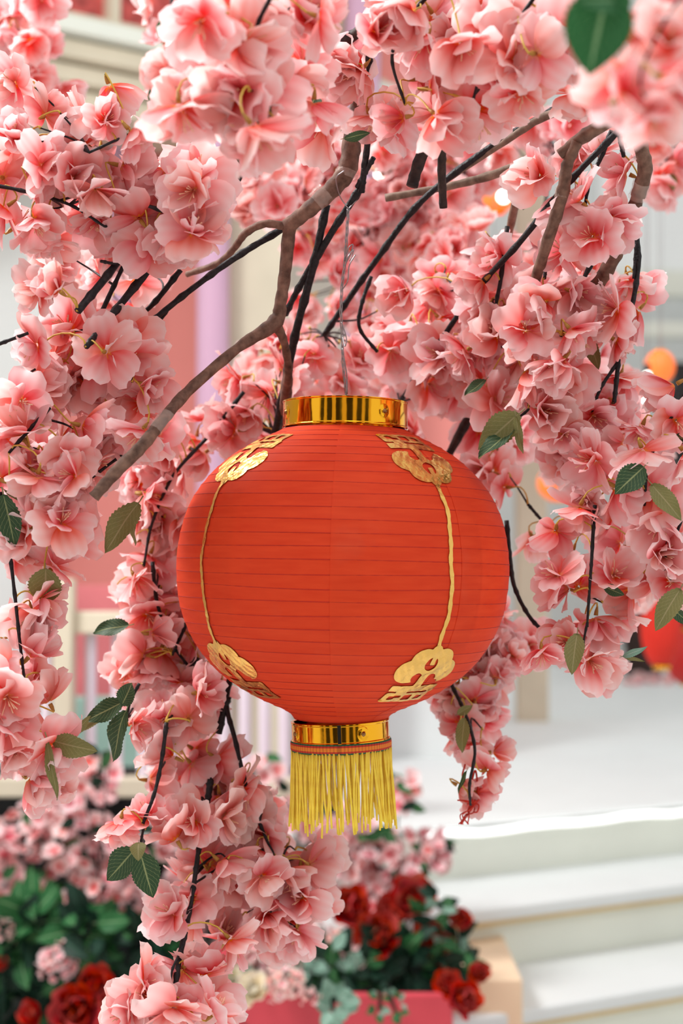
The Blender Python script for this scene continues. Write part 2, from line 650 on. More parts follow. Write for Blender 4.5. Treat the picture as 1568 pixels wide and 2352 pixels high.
# white stair, running away to the right, with a light strip under the top nosing
st_yaw = math.radians(27.5)
Zt = EYE.z - 0.566
A = PZ(960, 1900, Zt)
B = PZ(1568, 1842, Zt)
dirs = (B - A).normalized()
st_ang = math.atan2(dirs.y, dirs.x)
stair = empty('stair', (A.x, A.y, 0))
stair['kind'] = 'structure'
stair.rotation_euler = (0, 0, st_ang)
RISE, GOING = 0.128, 0.235
for k in range(5):
    z1 = Zt - k * RISE
    y0 = -k * GOING
    depth = 5.0 if k == 0 else GOING + 0.06
    box('tread', -0.55 if k == 0 else -0.32, 3.2, y0, y0 + depth, z1 - (0.012 if k == 0 else 0.028), z1, 'tread' if k else 'white', stair, 0.006)
    box('riser', -0.32, 3.2, y0 + 0.035, y0 + 0.055, z1 - RISE - 0.001, z1 - 0.026, 'beige', stair, 0)
    if k:
        box('nosing_shade_strip', -0.32, 3.2, y0 + 0.012, y0 + 0.036, z1 - 0.040, z1 - 0.028, 'nosing_shade_tan', stair, 0.002)  # tan strip paints the shadow under the nosing
led = []
for i in range(40):
    t = i / 39
    led.append(Vector((0.02 + t * 2.6, -0.008 + 0.003 * math.sin(t * 47) + 0.002 * math.sin(t * 91), Zt - 0.021 + 0.003 * math.sin(t * 61 + 1))))
v, f, u = tube(led, [0.0075] * 40, 8)
lo = obj('led_strip', mesh('led_strip', v, f, 'led'))
lo.location = (A.x, A.y, 0)
lo.rotation_euler = (0, 0, st_ang)
tag(lo, 'thin glowing white light strip along the top nosing of the white stair', 'light strip')

# far hall on the right: pale bulkhead, grey panel and dark opening
structure(box('ceiling_bulkhead', P(1300, 1, 8.5).x, 6.5, 8.3, 8.4, P(1500, 690, 8.5).z, P(1500, 640, 8.5).z + 0.02, 'beige', bev=0))
structure(box('trim_2', P(1300, 1, 8.0).x, 6.5, 8.0, 8.1, P(1500, 770, 8.0).z, P(1500, 735, 8.0).z, 'beige', bev=0))
structure(box('wall_panel', P(1380, 1, 8.4).x, 6.0, 8.38, 8.42, P(1500, 640, 8.4).z, P(1500, 260, 8.4).z, 'grey_panel', bev=0))
structure(box('door_1', P(1545, 1, 8.2).x, P(1545, 1, 8.2).x + 0.9, 8.15, 8.3, P(1500, 1150, 8.2).z - 1.2, P(1500, 832, 8.2).z, 'shop_dark', bev=0))
# unseen shopfront added behind the viewer so the gold rings reflect dark stripes
sf = structure(box('wall_reflection', -7, 7, -5.3, -5.1, 0, 3.2, 'reflection_wall', bev=0))
for k in range(6):
    wd = structure(box('reflection_pane_%d' % (k + 1), -6.4 + k * 2.2, -5.1 + k * 2.2, -5.11, -5.05, 0.2, 2.9, 'shop_dark', bev=0.01))

# kraft-coloured box and the red planter in front of the stair
bx = PZ(1120, 2250, 0.62)
a, b = P(1042, 2250, 2.62), P(1200, 2250, 2.62)
ob = box('display_plinth', a.x, b.x, a.y, a.y + 0.35, 0, a.z, 'card', bev=0.004)
tag(ob, 'plain kraft brown box beside the red planter and the stair', 'box')
a, b = P(470, 2290, 2.36), P(1040, 2290, 2.36)
pl = empty('flower_planter', (a.x, a.y, 0), 'long rose red planter box under the red roses', 'planter')
pw = b.x - a.x
PT = P(700, 2285, 2.36).z
box('planter_wall', 0, pw, 0, 0.02, 0.0, PT, 'planter', pl)
box('planter_wall', 0, pw, 0.38, 0.40, 0.0, PT, 'planter', pl)
box('planter_wall', 0, 0.02, 0.02, 0.38, 0.0, PT, 'planter', pl)
box('planter_wall', pw - 0.02, pw, 0.02, 0.38, 0.0, PT, 'planter', pl)
box('soil', 0.02, pw - 0.02, 0.02, 0.38, 0.3, PT - 0.03, 'soil', pl, 0)
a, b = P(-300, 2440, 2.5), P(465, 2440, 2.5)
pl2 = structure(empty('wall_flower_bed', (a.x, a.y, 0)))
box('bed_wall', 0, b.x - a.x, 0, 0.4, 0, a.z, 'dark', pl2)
box('soil', 0.02, b.x - a.x - 0.02, 0.02, 0.38, a.z, a.z + 0.02, 'soil', pl2, 0)

# ------------------------------------------------------------------ the red lantern
LD = 1.28
LC = P(787, 1312, LD)
mm_px = LD / F                      # metres per photo pixel at the lantern
PROF_PX = [(985, 138), (992, 149), (1002, 170), (1012, 190), (1026, 219), (1042, 246), (1058, 268), (1076, 289), (1096, 309), (1118, 327), (1142, 343),
           (1170, 357), (1200, 367.5), (1232, 375), (1266, 380), (1300, 382), (1334, 381), (1368, 377), (1400, 371), (1430, 361), (1458, 348),
           (1484, 333), (1509, 315), (1530, 296), (1548, 276), (1566, 252), (1582, 226), (1598, 197), (1612, 166), (1624, 137), (1634, 118), (1644, 107), (1662, 102)]
EQ = 1312
_h = np.array([(EQ - y) * mm_px for y, r in PROF_PX])
_r = np.array([r * mm_px for y, r in PROF_PX]) * 0.9935
_s = np.concatenate([[0], np.cumsum(np.hypot(np.diff(_h), np.diff(_r)))])
_sf = np.linspace(0, _s[-1], 600)


def _smooth(a):
    k = np.hanning(25)
    k /= k.sum()
    p = np.pad(a, 12, mode='edge')
    q = np.convolve(p, k, mode='valid')
    q[:4], q[-4:] = a[:4], a[-4:]
    return q


_hf, _rf = _smooth(np.interp(_sf, _s, _h)), _smooth(np.interp(_sf, _s, _r))
S_LEN = _s[-1]


def surf_s(s, a, lift=0.0):
    """a point of the shade: s metres of paper below the neck, at azimuth a (0 faces the viewer)"""
    r = np.interp(s, _sf, _rf)
    h = np.interp(s, _sf, _hf)
    e = 0.001
    dr = np.interp(s + e, _sf, _rf) - np.interp(s - e, _sf, _rf)
    dh = np.interp(s + e, _sf, _hf) - np.interp(s - e, _sf, _hf)
    l = math.hypot(dr, dh)
    nr, nh = (-dh / l, dr / l)
    r, h = r + nr * lift, h + nh * lift
    return Vector((r * math.sin(a), -r * math.cos(a), h))


lan = empty('paper_lantern', LC, 'large round red paper lantern with gold rings and yellow fringe', 'lantern')
lan.rotation_euler = (0, math.radians(0.9), 0)
NR = 32
RS = [0.004 + (S_LEN - 0.010) * i / (NR - 1) for i in range(NR)]
wob = [(random.uniform(0, 2 * PI), random.uniform(0.0002, 0.0006), random.choice([1, 2, 3])) for _ in RS]


def rib_s(i, a):
    ph, am, k = wob[i]
    edge = min(1.0, min(i, NR - 1 - i) / 4)
    return RS[i] + edge * (am * 2.0 * math.sin(k * a + ph) + 0.0012 * math.sin(a * 1.0 + 0.6))


SEG = 14
NP = 8
for p in range(NP):
    a0 = math.radians(-4) + p * 2 * PI / NP
    a1 = a0 + 2 * PI / NP + math.radians(10.5)
    V, Fc, U = [], [], []
    rows = []
    for i in range(NR - 1):
        for t in ((0.0, 0.04, 0.5, 0.96) if i < NR - 2 else (0.0, 0.04, 0.5, 0.96, 1.0)):
            rows.append((i, t))
    for (i, t) in rows:
        for k in range(SEG + 1):
            a = a0 + (a1 - a0) * k / SEG
            s = rib_s(i, a) * (1 - t) + rib_s(i + 1, a) * t
            sag = {0.0: 0.00018, 1.0: 0.00018, 0.04: 0.00012, 0.96: 0.00012, 0.5: -0.00012}[t]
            lift = sag + 0.00035 * (1 - k / SEG) + 0.00025 * math.sin(a * 23 + i * 1.7) * (t == 0.5)
            V.append(surf_s(s, a, lift))
            U.append((k / SEG, (i + t) / NR))
    n = SEG + 1
    for j in range(len(rows) - 1):
        for k in range(SEG):
            q = j * n + k
            Fc.append((q, q + n, q + n + 1, q + 1))
    obj('paper_panel', mesh('paper_panel', V, Fc, 'paper', U), lan)
for i in range(NR):
    pts = [surf_s(rib_s(i, a), a, 0.00028) for a in np.linspace(0, 2 * PI, 73)[:-1]]
    pts.append(pts[0])
    v, f, u = tube(pts, [0.00042] * len(pts), 4, False)
    obj('rib', mesh('rib', v, f, 'rib', u), lan)

# gold rings
RT_R = 144.5 * mm_px * 0.992


def ring_mesh(name, R, z0, z1, lip, th):
    pr = [(R - th, z0), (R - th * 0.3, z0 - lip * 0.5), (R + lip, z0), (R + lip, z0 + lip * 1.2), (R + 0.0001, z0 + lip * 2), (R + 0.0001, z1 - lip * 2),
          (R + lip * 0.8, z1 - lip * 1.2), (R + lip * 0.8, z1), (R - th * 0.3, z1 + lip * 0.4), (R - th, z1), (R - th, z0)]
    q = []
    for a_, b_ in zip(pr[:-1], pr[1:]):     # short holding edges keep the faces flat up to the creases
        q += [(a_[0] + (b_[0] - a_[0]) * t, a_[1] + (b_[1] - a_[1]) * t) for t in (0.0, 0.03, 0.97)]
    q.append(pr[-1])
    v, f, u = lathe(q, 96, 'gold')
    return mesh(name, v, f, 'gold', u)


tr_ = obj('top_ring', ring_mesh('top_ring', RT_R, 0, 0.0235, 0.0007, 0.002), lan)
tr_.location = (0.0, 0, (EQ - 984) * mm_px)
br_ = obj('bottom_ring', ring_mesh('bottom_ring', 0.0436, 0, 0.0175, 0.0009, 0.002), lan)
br_.location = (0.0005, 0, (EQ - 1696) * mm_px)
br_.rotation_euler = (0, math.radians(-3.2), 0)


def rivet(parent, R, a, z, s, dim=True):
    rv = empty  # noqa
    pr = [(0.0, 0.0022), (0.0012, 0.002), (0.0017, 0.0012), (0.0020, 0.0004), (0.0026, 0.0006), (0.0030, 0.0002), (0.0042, 0.0005), (0.0058, -0.0003)]
    V, Fc, U = [], [], []
    seg = 16
    for j, (r, h) in enumerate(pr):
        for k in range(seg):
            t = 2 * PI * k / seg
            x = r * s * math.cos(t)
            zz = r * s * math.sin(t) * 1.15
            aa = a + x / R
            rr = R + h * s + 0.0004
            V.append((rr * math.sin(aa), -rr * math.cos(aa), z + zz))
    for j in range(len(pr) - 1):
        for k in range(seg):
            q, q2 = j * seg + k, j * seg + (k + 1) % seg
            Fc.append((q, q2, q2 + seg, q + seg))
    mi = [0 if j // seg > 2 else 1 for j in range(len(Fc))]
    o = obj('rivet', mesh('rivet', V, Fc, ['gold', 'rivet'], None, mi), parent)
    return o


for a in (37, -67, 127, 217):
    rivet(tr_, RT_R, math.radians(a), 0.0118, 1.0)
for a in (27, -63, 117, 207):
    rivet(br_, 0.0436, math.radians(a), 0.0085, 1.0)
# black strip of tape and wire clip on the small ring
v, f, u = lathe([(0.0444, 0.001), (0.0446, 0.0175)], 4, 'black', a0=math.radians(-3), a1=math.radians(1))
obj('tape_strip', mesh('tape_strip', v, f, 'black'), br_)

# gold paper cut-outs: cloud and lattice figure, upper and lower, joined by a gold ribbon


def sd_box(x, y, x0, x1, y0, y1, r=0.0):
    cx, cy, hx, hy = (x0 + x1) / 2, (y0 + y1) / 2, (x1 - x0) / 2 - r, (y1 - y0) / 2 - r
    dx, dy = np.abs(x - cx) - hx, np.abs(y - cy) - hy
    return np.hypot(np.maximum(dx, 0), np.maximum(dy, 0)) + np.minimum(np.maximum(dx, dy), 0) - r


def sd_ell(x, y, cx, cy, rx, ry):
    k = np.hypot((x - cx) / rx, (y - cy) / ry)
    return (k - 1) * min(rx, ry)


def sticker_sdf(x, y):
    d = sd_box(x, y, -23, 23, 0, 15)
    for h in (sd_box(x, y, -17.5, -11, 4, 9.5, .6), sd_box(x, y, -13, -6, 7.5, 11.5, .6), sd_box(x, y, -3, 6, 3.5, 11.5, .6), sd_box(x, y, 10.5, 17.5, 3.5, 10.5, .6)):
        d = np.maximum(d, -h)
    d = np.minimum(d, sd_box(x, y, -15, -4, 13, 20))
    bar = sd_box(x, y, -24, 25, 17.5, 25.5 - 0.0, 0.8)
    d = np.minimum(d, bar)
    d = np.minimum(d, sd_box(x, y, 18, 25, 14, 19))
    d = np.minimum(d, sd_box(x, y, -4, 4, 23, 38))
    clouds = np.minimum(sd_ell(x, y, -17, 42, 14.5, 12.5), sd_ell(x, y, 17, 42, 14.5, 12.5))
    clouds = np.minimum(clouds, np.minimum(sd_ell(x, y, -9, 54, 13, 11.5), sd_ell(x, y, 9, 54, 13, 11.5)))
    clouds = np.minimum(clouds, sd_ell(x, y, 0, 46, 12, 13))
    clouds = np.minimum(clouds, sd_ell(x, y, 0, 61, 6, 8))
    clouds = np.maximum(clouds, -sd_box(x, y, -40, -2.5, 25.0, 29.0, 1))
    clouds = np.maximum(clouds, -sd_box(x, y, 2.5, 40, 25.0, 29.0, 1))
    clouds = np.maximum(clouds, -sd_ell(x, y, -7.5, 36, 4.8, 5.4))
    clouds = np.maximum(clouds, -np.minimum(sd_ell(x, y, 8, 34, 5, 6.5), sd_ell(x, y, 11, 31, 7, 3)))
    eye = sd_ell(x, y, 0, 51, 6.2, 6.8)
    eye = np.maximum(eye, -sd_box(x, y, -1.6, 3.2, 50, 60, 0.5))
    clouds = np.maximum(clouds, -eye)
    return np.minimum(d, clouds)


def march(sdf, x0, x1, y0, y1, h):
    """filled region sdf < 0 cut from a square grid; edges interpolated"""
    xs, ys = np.arange(x0, x1 + h, h), np.arange(y0, y1 + h, h)
    X, Y = np.meshgrid(xs, ys)
    Dv = sdf(X, Y)
    V, Fc, cache = [], [], {}

    def vert(key, x, y):
        if key not in cache:
            cache[key] = len(V)
            V.append((x, y))
        return cache[key]
    for j in range(len(ys) - 1):
        for i in range(len(xs) - 1):
            c = [(i, j), (i + 1, j), (i + 1, j + 1), (i, j + 1)]
            d = [Dv[q[1], q[0]] for q in c]
            if min(d) >= 0:
                continue
            poly = []
            for k in range(4):
                p, q = c[k], c[(k + 1) % 4]
                dp, dq = d[k], d[(k + 1) % 4]
                if dp < 0:
                    poly.append(vert(p, xs[p[0]], ys[p[1]]))
                if (dp < 0) != (dq < 0):
                    t = dp / (dp - dq)
                    poly.append(vert((min(p, q), max(p, q)), xs[p[0]] + (xs[q[0]] - xs[p[0]]) * t, ys[p[1]] + (ys[q[1]] - ys[p[1]]) * t))
            if len(poly) >= 3:
                Fc.append(poly)
    return V, Fc


SV, SF = march(sticker_sdf, -34, 34, -1, 70, 1.0)
TOP_S, BOT_S = 0.0235, S_LEN - 0.054


def on_shade(x, y, a, s, flip, lift):
    """lay a flat point (mm) on the shade near azimuth a: the sheet stays flat sideways"""
    yy = (y / 1000.0) * 1.06
    s1 = s - yy if flip else s + yy
    r = float(np.interp(s1, _sf, _rf))
    lat = x / 1000.0
    da = math.atan2(lat, r)
    back = (math.hypot(r, lat) - r) * 0.55
    s1 = s1 - back if flip else s1 + back
    return surf_s(s1, a + da, lift)


for (a_deg, lean) in ((36.5, 0.0), (-52, 0.0), (127, 0), (218, 0)):
    a = math.radians(a_deg)
    for flip, s in ((False, TOP_S), (True, BOT_S)):
        V = []
        for (x, y) in SV:
            lift = 0.0011 + 0.00022 * math.sin(x * 0.31 + a) * math.cos(y * 0.27) + 0.0001 * math.sin(x * 0.9 + y * 0.6)
            V.append(on_shade(x, y, a, s, flip, lift))
        ff = [f[::-1] for f in SF] if not flip else SF
        obj('gold_cutout', mesh('gold_cutout', V, ff, 'foil'), lan)
    V, Fc = [], []
    ns = 90
    for i in range(ns + 1):
        t = i / ns
        s = TOP_S + 0.069 + (BOT_S - 0.069 - TOP_S - 0.069) * t
        off = 0.0010 * math.sin(t * 13 + a_deg) + 0.0004 * math.sin(t * 31 + 2)
        r = float(np.interp(s, _sf, _rf))
        for e in (-1, 1):
            V.append(surf_s(s, a + (off + e * (0.0019 + 0.0003 * math.sin(t * 71))) / r, 0.0011 + 0.00012 * math.sin(t * 150) + 0.0001 * e))
    for i in range(ns):
        Fc.append((2 * i, 2 * i + 2, 2 * i + 3, 2 * i + 1))
    obj('gold_line', mesh('gold_line', V, Fc, 'foil'), lan)

# woven band and fringe
band_z = (EQ - 1706) * mm_px
v, f, u = lathe([(0.0447, -0.0045), (0.0453, -0.003), (0.0455, 0), (0.0453, 0.003), (0.0447, 0.0045)], 96, 'ribbon')
bd = obj('fringe_band', mesh('fringe_band', v, f, 'ribbon', u), lan)
bd.location = (0.0008, 0, band_z)
bd.rotation_euler = (math.radians(0.0), math.radians(-2.6), 0)
th_meshes = []
for k in range(14):
    pts, L = [], random.uniform(0.060, 0.074)
    bx_, by_, ph = random.uniform(-1, 1) * 0.0035, random.uniform(-1, 1) * 0.003, random.uniform(0, 6)
    for i in range(9):
        t = i / 8
        pts.append(Vector((bx_ * t * t + 0.0007 * math.sin(t * 6 + ph) * t, by_ * t + 0.0006 * math.sin(t * 7 + ph * 2) * t, -L * t)))
    v, f, u = tube(pts, [0.0010] * 8 + [0.0009], 5)
    th_meshes.append(mesh('fringe_thread', v, f, 'thread', u))
for k in range(150):
    a = 2 * PI * (k + random.uniform(-0.45, 0.45)) / 150
    o = obj('fringe_thread', random.choice(th_meshes), bd)
    r = 0.0440 + random.uniform(-0.0012, 0.0008)
    o.location = (r * math.sin(a), -r * math.cos(a), -0.003)
    o.rotation_euler = (random.uniform(-0.02, 0.02), math.radians(2.6) + random.uniform(-0.02, 0.02), random.uniform(0, 6.28))

# wire that carries it
hw = empty('hanging_wire', P(795, 916, LD), 'twisted thin steel wire between the brown branch and the lantern', 'wire')
inv = hw.location
DW = LD


def wire(pts, r=0.00055, tw=0.0, ph=0.0, n=8, name='strand'):
    q = [P(x, y, D) for x, y, D in pts]
    c, rr = catmull(q, [r] * len(q), n)
    if tw:
        c = [p + Vector((math.cos(i * 0.55 + ph) * tw, math.sin(i * 0.55 + ph) * tw, 0)) for i, p in enumerate(c)]
    v, f, u = tube([p - inv for p in c], rr, 5)
    return obj(name, mesh(name, v, f, 'wire'), hw)


mainp = [(795, 940, DW), (795, 905, DW), (788, 840, DW), (786, 780, DW), (783, 720, DW - .01), (785, 660, DW - .02), (792, 600, DW - .03), (796, 540, DW - .04), (800, 480, DW - .05)]
for k in range(3):
    wire(mainp, 0.0005, 0.0010, k * 2.1)
wire([(800, 480, DW - .05), (780, 450, DW - .06), (772, 410, DW - .09), (790, 392, DW - .1)])
wire([(800, 480, DW - .05), (825, 450, DW - .05), (838, 415, DW - .05), (836, 398, DW - .03)])
wire([(792, 600, DW - .03), (800, 570, DW - .04), (810, 562, DW - .04), (806, 580, DW - .04), (794, 605, DW - .03)])
wire([(793, 610, DW - .03), (799, 590, DW - .045), (812, 574, DW - .04), (803, 600, DW - .04)])
wire([(786, 665, DW - .02), (798, 645, DW - .03), (802, 610, DW - .03), (816, 585, DW - .03)])
wire([(784, 740, DW - .01), (795, 775, DW - .01), (792, 795, DW - .01), (786, 770, DW)])
wire([(786, 800, DW), (796, 860, DW), (797, 905, DW)])
wire([(795, 905, DW), (785, 918, DW), (770, 940, DW)])
wire([(795, 905, DW), (803, 918, DW), (815, 940, DW)])
v, f, u = tube([P(660, 938, DW) - inv, P(930, 938, DW) - inv], [0.0012] * 2, 6)
obj('cross_bar', mesh('cross_bar', v, f, 'wire'), hw)

# ------------------------------------------------------------------ petals, blossoms, leaves


def petal_grid(L, W, cup, cross, ruffle, seed, nu=7, nv=7, notch=0.06, claw=0.12):
    rnd = random.Random(seed)
    p1, p2, p3 = rnd.uniform(0, 6), rnd.uniform(0, 6), rnd.uniform(0, 6)
    k1 = rnd.choice([2, 3])
    skew = rnd.uniform(-0.15, 0.15)
    V, Fc, U = [], [], []
    for j in range(nv + 1):
        v = j / nv
        hw = W / 2 * (claw + (1 - claw) * math.sin(PI * min(1, v * 0.80 + 0.02)) ** 0.85) if v < 0.72 else None
        if hw is None:
            top = W / 2 * (claw + (1 - claw) * math.sin(PI * (0.72 * 0.80 + 0.02)) ** 0.85)
            q = (v - 0.72) / 0.28
            hw = top * math.sqrt(max(0.0, 1 - (q * 0.86) ** 2.4))
        for i in range(nu + 1):
            u = -1 + 2 * i / nu
            x = hw * u + skew * L * v * v
            y = L * v * (1 - notch * (1 - abs(u)) * (v > 0.9)) + L * (0.03 * math.sin(u * 5 + p3) + 0.02 * math.sin(u * 13 + p1)) * v ** 3
            z = cup * L * (v ** 1.6) + cross * hw * u * u * 0.7
            z += ruffle * L * v * v * (math.sin(u * k1 * 1.6 + p1) * 0.6 + math.sin(v * 5 + u * 2 + p2) * 0.4)
            z -= 0.10 * L * max(0, v - 0.7) ** 1.2 * (1 + math.sin(p2))
            V.append((x, y, z))
            U.append((u, v))
    n = nu + 1
    for j in range(nv):
        for i in range(nu):
            q = j * n + i
            Fc.append((q, q + 1, q + n + 1, q + n))
    return V, Fc, U


# unit blossoms have a radius of 1 at the outer petals
PETALS = []
for k in range(14):
    rr_ = random.Random(k * 3 + 1)
    v, f, u = petal_grid(1.0, rr_.uniform(0.95, 1.25), rr_.uniform(-0.12, 0.34), rr_.uniform(-0.1, 0.5), rr_.uniform(0.06, 0.17), k)
    PETALS.append(mesh('petal', v, f, 'petal', u))


def place_petal(az, tilt, roll=0.0, s=1.0, z=0.0, r0=0.05):
    """petal grows along +y in its own frame; tilt 0 lies flat, 90 stands along the axis"""
    return (Matrix.Rotation(az, 4, 'Z') @ Matrix.Translation((0, r0, z)) @ Matrix.Rotation(tilt, 4, 'X') @ Matrix.Rotation(roll, 4, 'Y') @ Matrix.Scale(s, 4))


def core_mesh(seed, mat='petal', n_in=0, stam=True, name='blossom', outer=False):
    rnd = random.Random(seed)
    V, Fc, U, mi = [], [], [], []

    def put(data, mtx, m):
        v, f, u = data
        o = len(V)
        V.extend([mtx @ Vector(q) for q in v])
        Fc.extend([tuple(i + o for i in q) for q in f])
        U.extend(u)
        mi.extend([m] * len(f))
    if outer:
        ph = rnd.uniform(0, 6)
        for k in range(5):
            put(petal_grid(1.0, rnd.uniform(1.0, 1.15), rnd.uniform(0.05, 0.3), rnd.uniform(0.1, 0.4), 0.12, seed * 31 + k, 4, 4),
                place_petal(ph + k * 2 * PI / 5 + rnd.uniform(-0.15, 0.15), math.radians(rnd.uniform(5, 45)), rnd.uniform(-0.3, 0.3)), 0)
    ph = rnd.uniform(0, 6)
    n_in = n_in or rnd.choice([2, 3, 4, 5])
    for k in range(n_in):
        data = petal_grid(rnd.uniform(0.6, 0.98), rnd.uniform(0.62, 0.95), rnd.uniform(-0.05, 0.35), rnd.uniform(0.1, 0.5), rnd.uniform(0.08, 0.20), seed * 17 + k, 5, 5)
        put(data, place_petal(ph + k * 2 * PI / n_in + rnd.uniform(-0.25, 0.25), math.radians(rnd.uniform(18, 75)), rnd.uniform(-0.7, 0.7), 1, 0.03, 0.03), 0)
    if stam:
        for k in range(9):
            a = rnd.uniform(0, 2 * PI)
            t = rnd.uniform(0.1, 0.45)
            L = rnd.uniform(0.4, 0.62)
            d = Vector((math.sin(t) * math.cos(a), math.sin(t) * math.sin(a), math.cos(t)))
            e = Vector((d.x * 1.4, d.y * 1.4, d.z))
            pts = [d * 0.05, d * L * 0.6, e * L]
            v, f, u = tube(pts, [0.010, 0.010, 0.022], 3, True)
            put((v, f, u), Matrix.Identity(4), 1)
    return mesh(name, V, Fc, [mat, 'stamen'], U, mi)


CORES = [core_mesh(k) for k in range(12)]
WHOLE = [core_mesh(50 + k, outer=True, stam=False) for k in range(10)]


def leaf_mesh(seed, W=0.5, fold=0.25, curl=0.2, teeth=13, mat='leaf'):
    rnd = random.Random(seed)
    V, Fc, U = [], [], []
    nv = teeth * 2
    ph = rnd.uniform(0, 6)
    for j in range(nv + 1):
        v = j / nv
        hw = W / 2 * (math.sin(PI * v ** 0.82)) ** 0.8 if 0 < v < 1 else 0.0
        if 0 < v < 1:
            hw *= 1 + (0.07 if j % 2 else -0.03)
        zc = -curl * v * v + 0.02 * math.sin(v * 6 + ph)
        for i, u in enumerate((-1, -0.55, 0, 0.55, 1)):
            V.append((hw * u, v + (0.0 if abs(u) < 1 else -0.015 * (j % 2)), zc + fold * hw * abs(u) + 0.03 * math.sin(v * 9 + u * 3 + ph) * abs(u)))
            U.append((u, v))
    for j in range(nv):
        for i in range(4):
            q = j * 5 + i
            Fc.append((q, q + 1, q + 6, q + 5))
    # short petiole
    o = len(V)
    v, f, u = tube([Vector((0, -0.14, 0.02)), Vector((0, -0.06, 0)), Vector((0, 0.03, 0))], [0.012] * 3, 4, True, 0, o)
    V += v
    Fc += f
    U += [(0.0, 0.0)] * len(v)
    return mesh('leaf', V, Fc, mat, U)


_leafcache = {}


def leaf_at(parent, base, tip, wr, mat='leaf', roll=0.0, inv_loc=None, seed=None):
    """leaf from base to tip (world), wr = width / length; its upper side looks at the viewer turned by roll"""
    L = (tip - base).length
    key = (mat, round(wr, 1), (seed if seed is not None else random.randint(0, 3)))
    if key not in _leafcache:
        _leafcache[key] = leaf_mesh(hash(key[1:]) % 1000, wr, random.uniform(0.1, 0.35), random.uniform(-0.05, 0.25), 13, mat)
    y = (tip - base).normalized()
    zc = (EYE - base).normalized()
    zz = (zc - y * zc.dot(y)).normalized()
    xx = y.cross(zz)
    R = Matrix((xx, y, zz)).transposed().to_4x4()
    m = Matrix.Translation(base - (inv_loc or Vector((0, 0, 0)))) @ R @ Matrix.Rotation(roll, 4, 'Y') @ Matrix.Scale(L, 4)
    return obj('leaf', _leafcache[key], parent, m)


# ------------------------------------------------------------------ wood branches and blossom sprays
KEEP_OUT = [  # openings through which the photograph shows the background: (x0, y0, x1, y1)
    (140, 40, 318, 150), (165, 20, 300, 60), (0, 590, 30, 700), (360, 660, 450, 800), (450, 625, 600, 770), (420, 760, 490, 830), (380, 850, 420, 930),
    (545, 545, 615, 700), (1200, 1080, 1250, 1170), (1190, 1290, 1235, 1430), (1505, 470, 1568, 640), (1530, 640, 1568, 800), (1500, 470, 1530, 600),
    (185, 1300, 250, 1400), (170, 1405, 290, 1445), (180, 1460, 235, 1560), (185, 1560, 240, 1740), (130, 1460, 165, 1560), (235, 1105, 270, 1240), (1455, 1405, 1568, 1540),
    (555, 1630, 650, 1740), (950, 1660, 1010, 1800), (1170, 1560, 1240, 1800), (1440, 1570, 1568, 1800), (1220, 1610, 1568, 1800), (950, 1700, 1010, 2300),
    (1130, 1820, 1568, 2352), (790, 1900, 1000, 2300), (0, 1850, 230, 2352), (770, 2050, 1500, 2352), (250, 2080, 330, 2200), (0, 1850, 60, 2352), (540, 2210, 1000, 2352), (560, 560, 615, 740),
    (655, 1690, 900, 1900), (870, 1620, 960, 1900), (1330, 1620, 1568, 1900), (1020, 1880, 1300, 2352),
]


def px_of(p):
    d = p - EYE
    D = d.dot(FW)
    return 784 + d.dot(RT) / D * F, 1176 - d.dot(UP) / D * F, D


def blocked(x, y, rpx, D):
    q = rpx * 0.6
    for (x0, y0, x1, y1) in KEEP_OUT:
        if x0 - q < x < x1 + q and y0 - q < y < y1 + q:
            return True
    k = math.hypot((x - 787) / (382 + rpx), (y - 1310) / (340 + rpx))
    if k < 1 and D < 1.36:
        return True
    if math.hypot((x - 787) / 350, (y - 1310) / 310) < 1:
        return True
    if 645 - q < x < 945 + q and 910 - q < y < 1000 and D < 1.38:
        return True
    return False


def branch(name, label, runs, mat, tapes=()):
    """a wood branch: runs = [(points (x, y, D), radii in px)]; the first is the trunk of it, the others forks"""
    p0 = P(*runs[0][0][0])
    e = empty(name, p0, label, 'branch', 'bare wood branches of the blossom tree')
    for k, (pts, rad) in enumerate(runs):
        q = [P(*p) for p in pts]
        rr = [r / F * p[2] for r, p in zip(rad, pts)]
        c, r = catmull(q, rr, 7)
        r = [x * (1 + 0.06 * math.sin(i * 1.9 + k) + random.uniform(-0.04, 0.04)) for i, x in enumerate(r)]
        v, f, u = tube([x - p0 for x in c], r, 10, True, 0.05)
        nm = 'main_limb' if k == 0 else 'fork'
        obj(nm, mesh(nm, v, f, mat, u), e)
    for (a, b, rp) in tapes:
        q0, q1 = P(*a), P(*b)
        pts = [q0.lerp(q1, i / 6) - p0 for i in range(7)]
        r = rp / F * a[2]
        v, f, u = tube(pts, [r * random.uniform(0.98, 1.14) for _ in pts], 10, False, 0.06)
        obj('clear_tape', mesh('clear_tape', v, f, 'tape', u), e)
    return e


PLACED = []
DENS = 2.9


def nearest_on(polys, p):
    best = (1e9, None)
    for c in polys:
        for q in c:
            d = (q - p).length
            if d < best[0]:
                best = (d, q)
    return best


def stalk_mesh(p0, n, node, D, s):
    """calyx and pedicel from the back of a flower (p0, axis n) to its node; all in world space"""
    L = max(0.02, (node - p0).length)
    a, b = p0 - n * (0.10 * s), p0 - n * (0.36 * s)
    c = b - n * (0.25 * L) + Vector((0, 0, 0.10 * L))
    d = node + Vector((0, 0, 0.28 * L))
    pts = [a, p0 - n * (0.22 * s), b]
    rad = [0.0021, 0.0019, 0.0009]
    for i in range(1, 7):
        t = i / 6
        pts.append(b * (1 - t) ** 3 + c * 3 * t * (1 - t) ** 2 + d * 3 * t * t * (1 - t) + node * t ** 3)
        rad.append(0.0007 + 0.0001 * t)
    rad[-1] = 0.0013
    return pts, rad


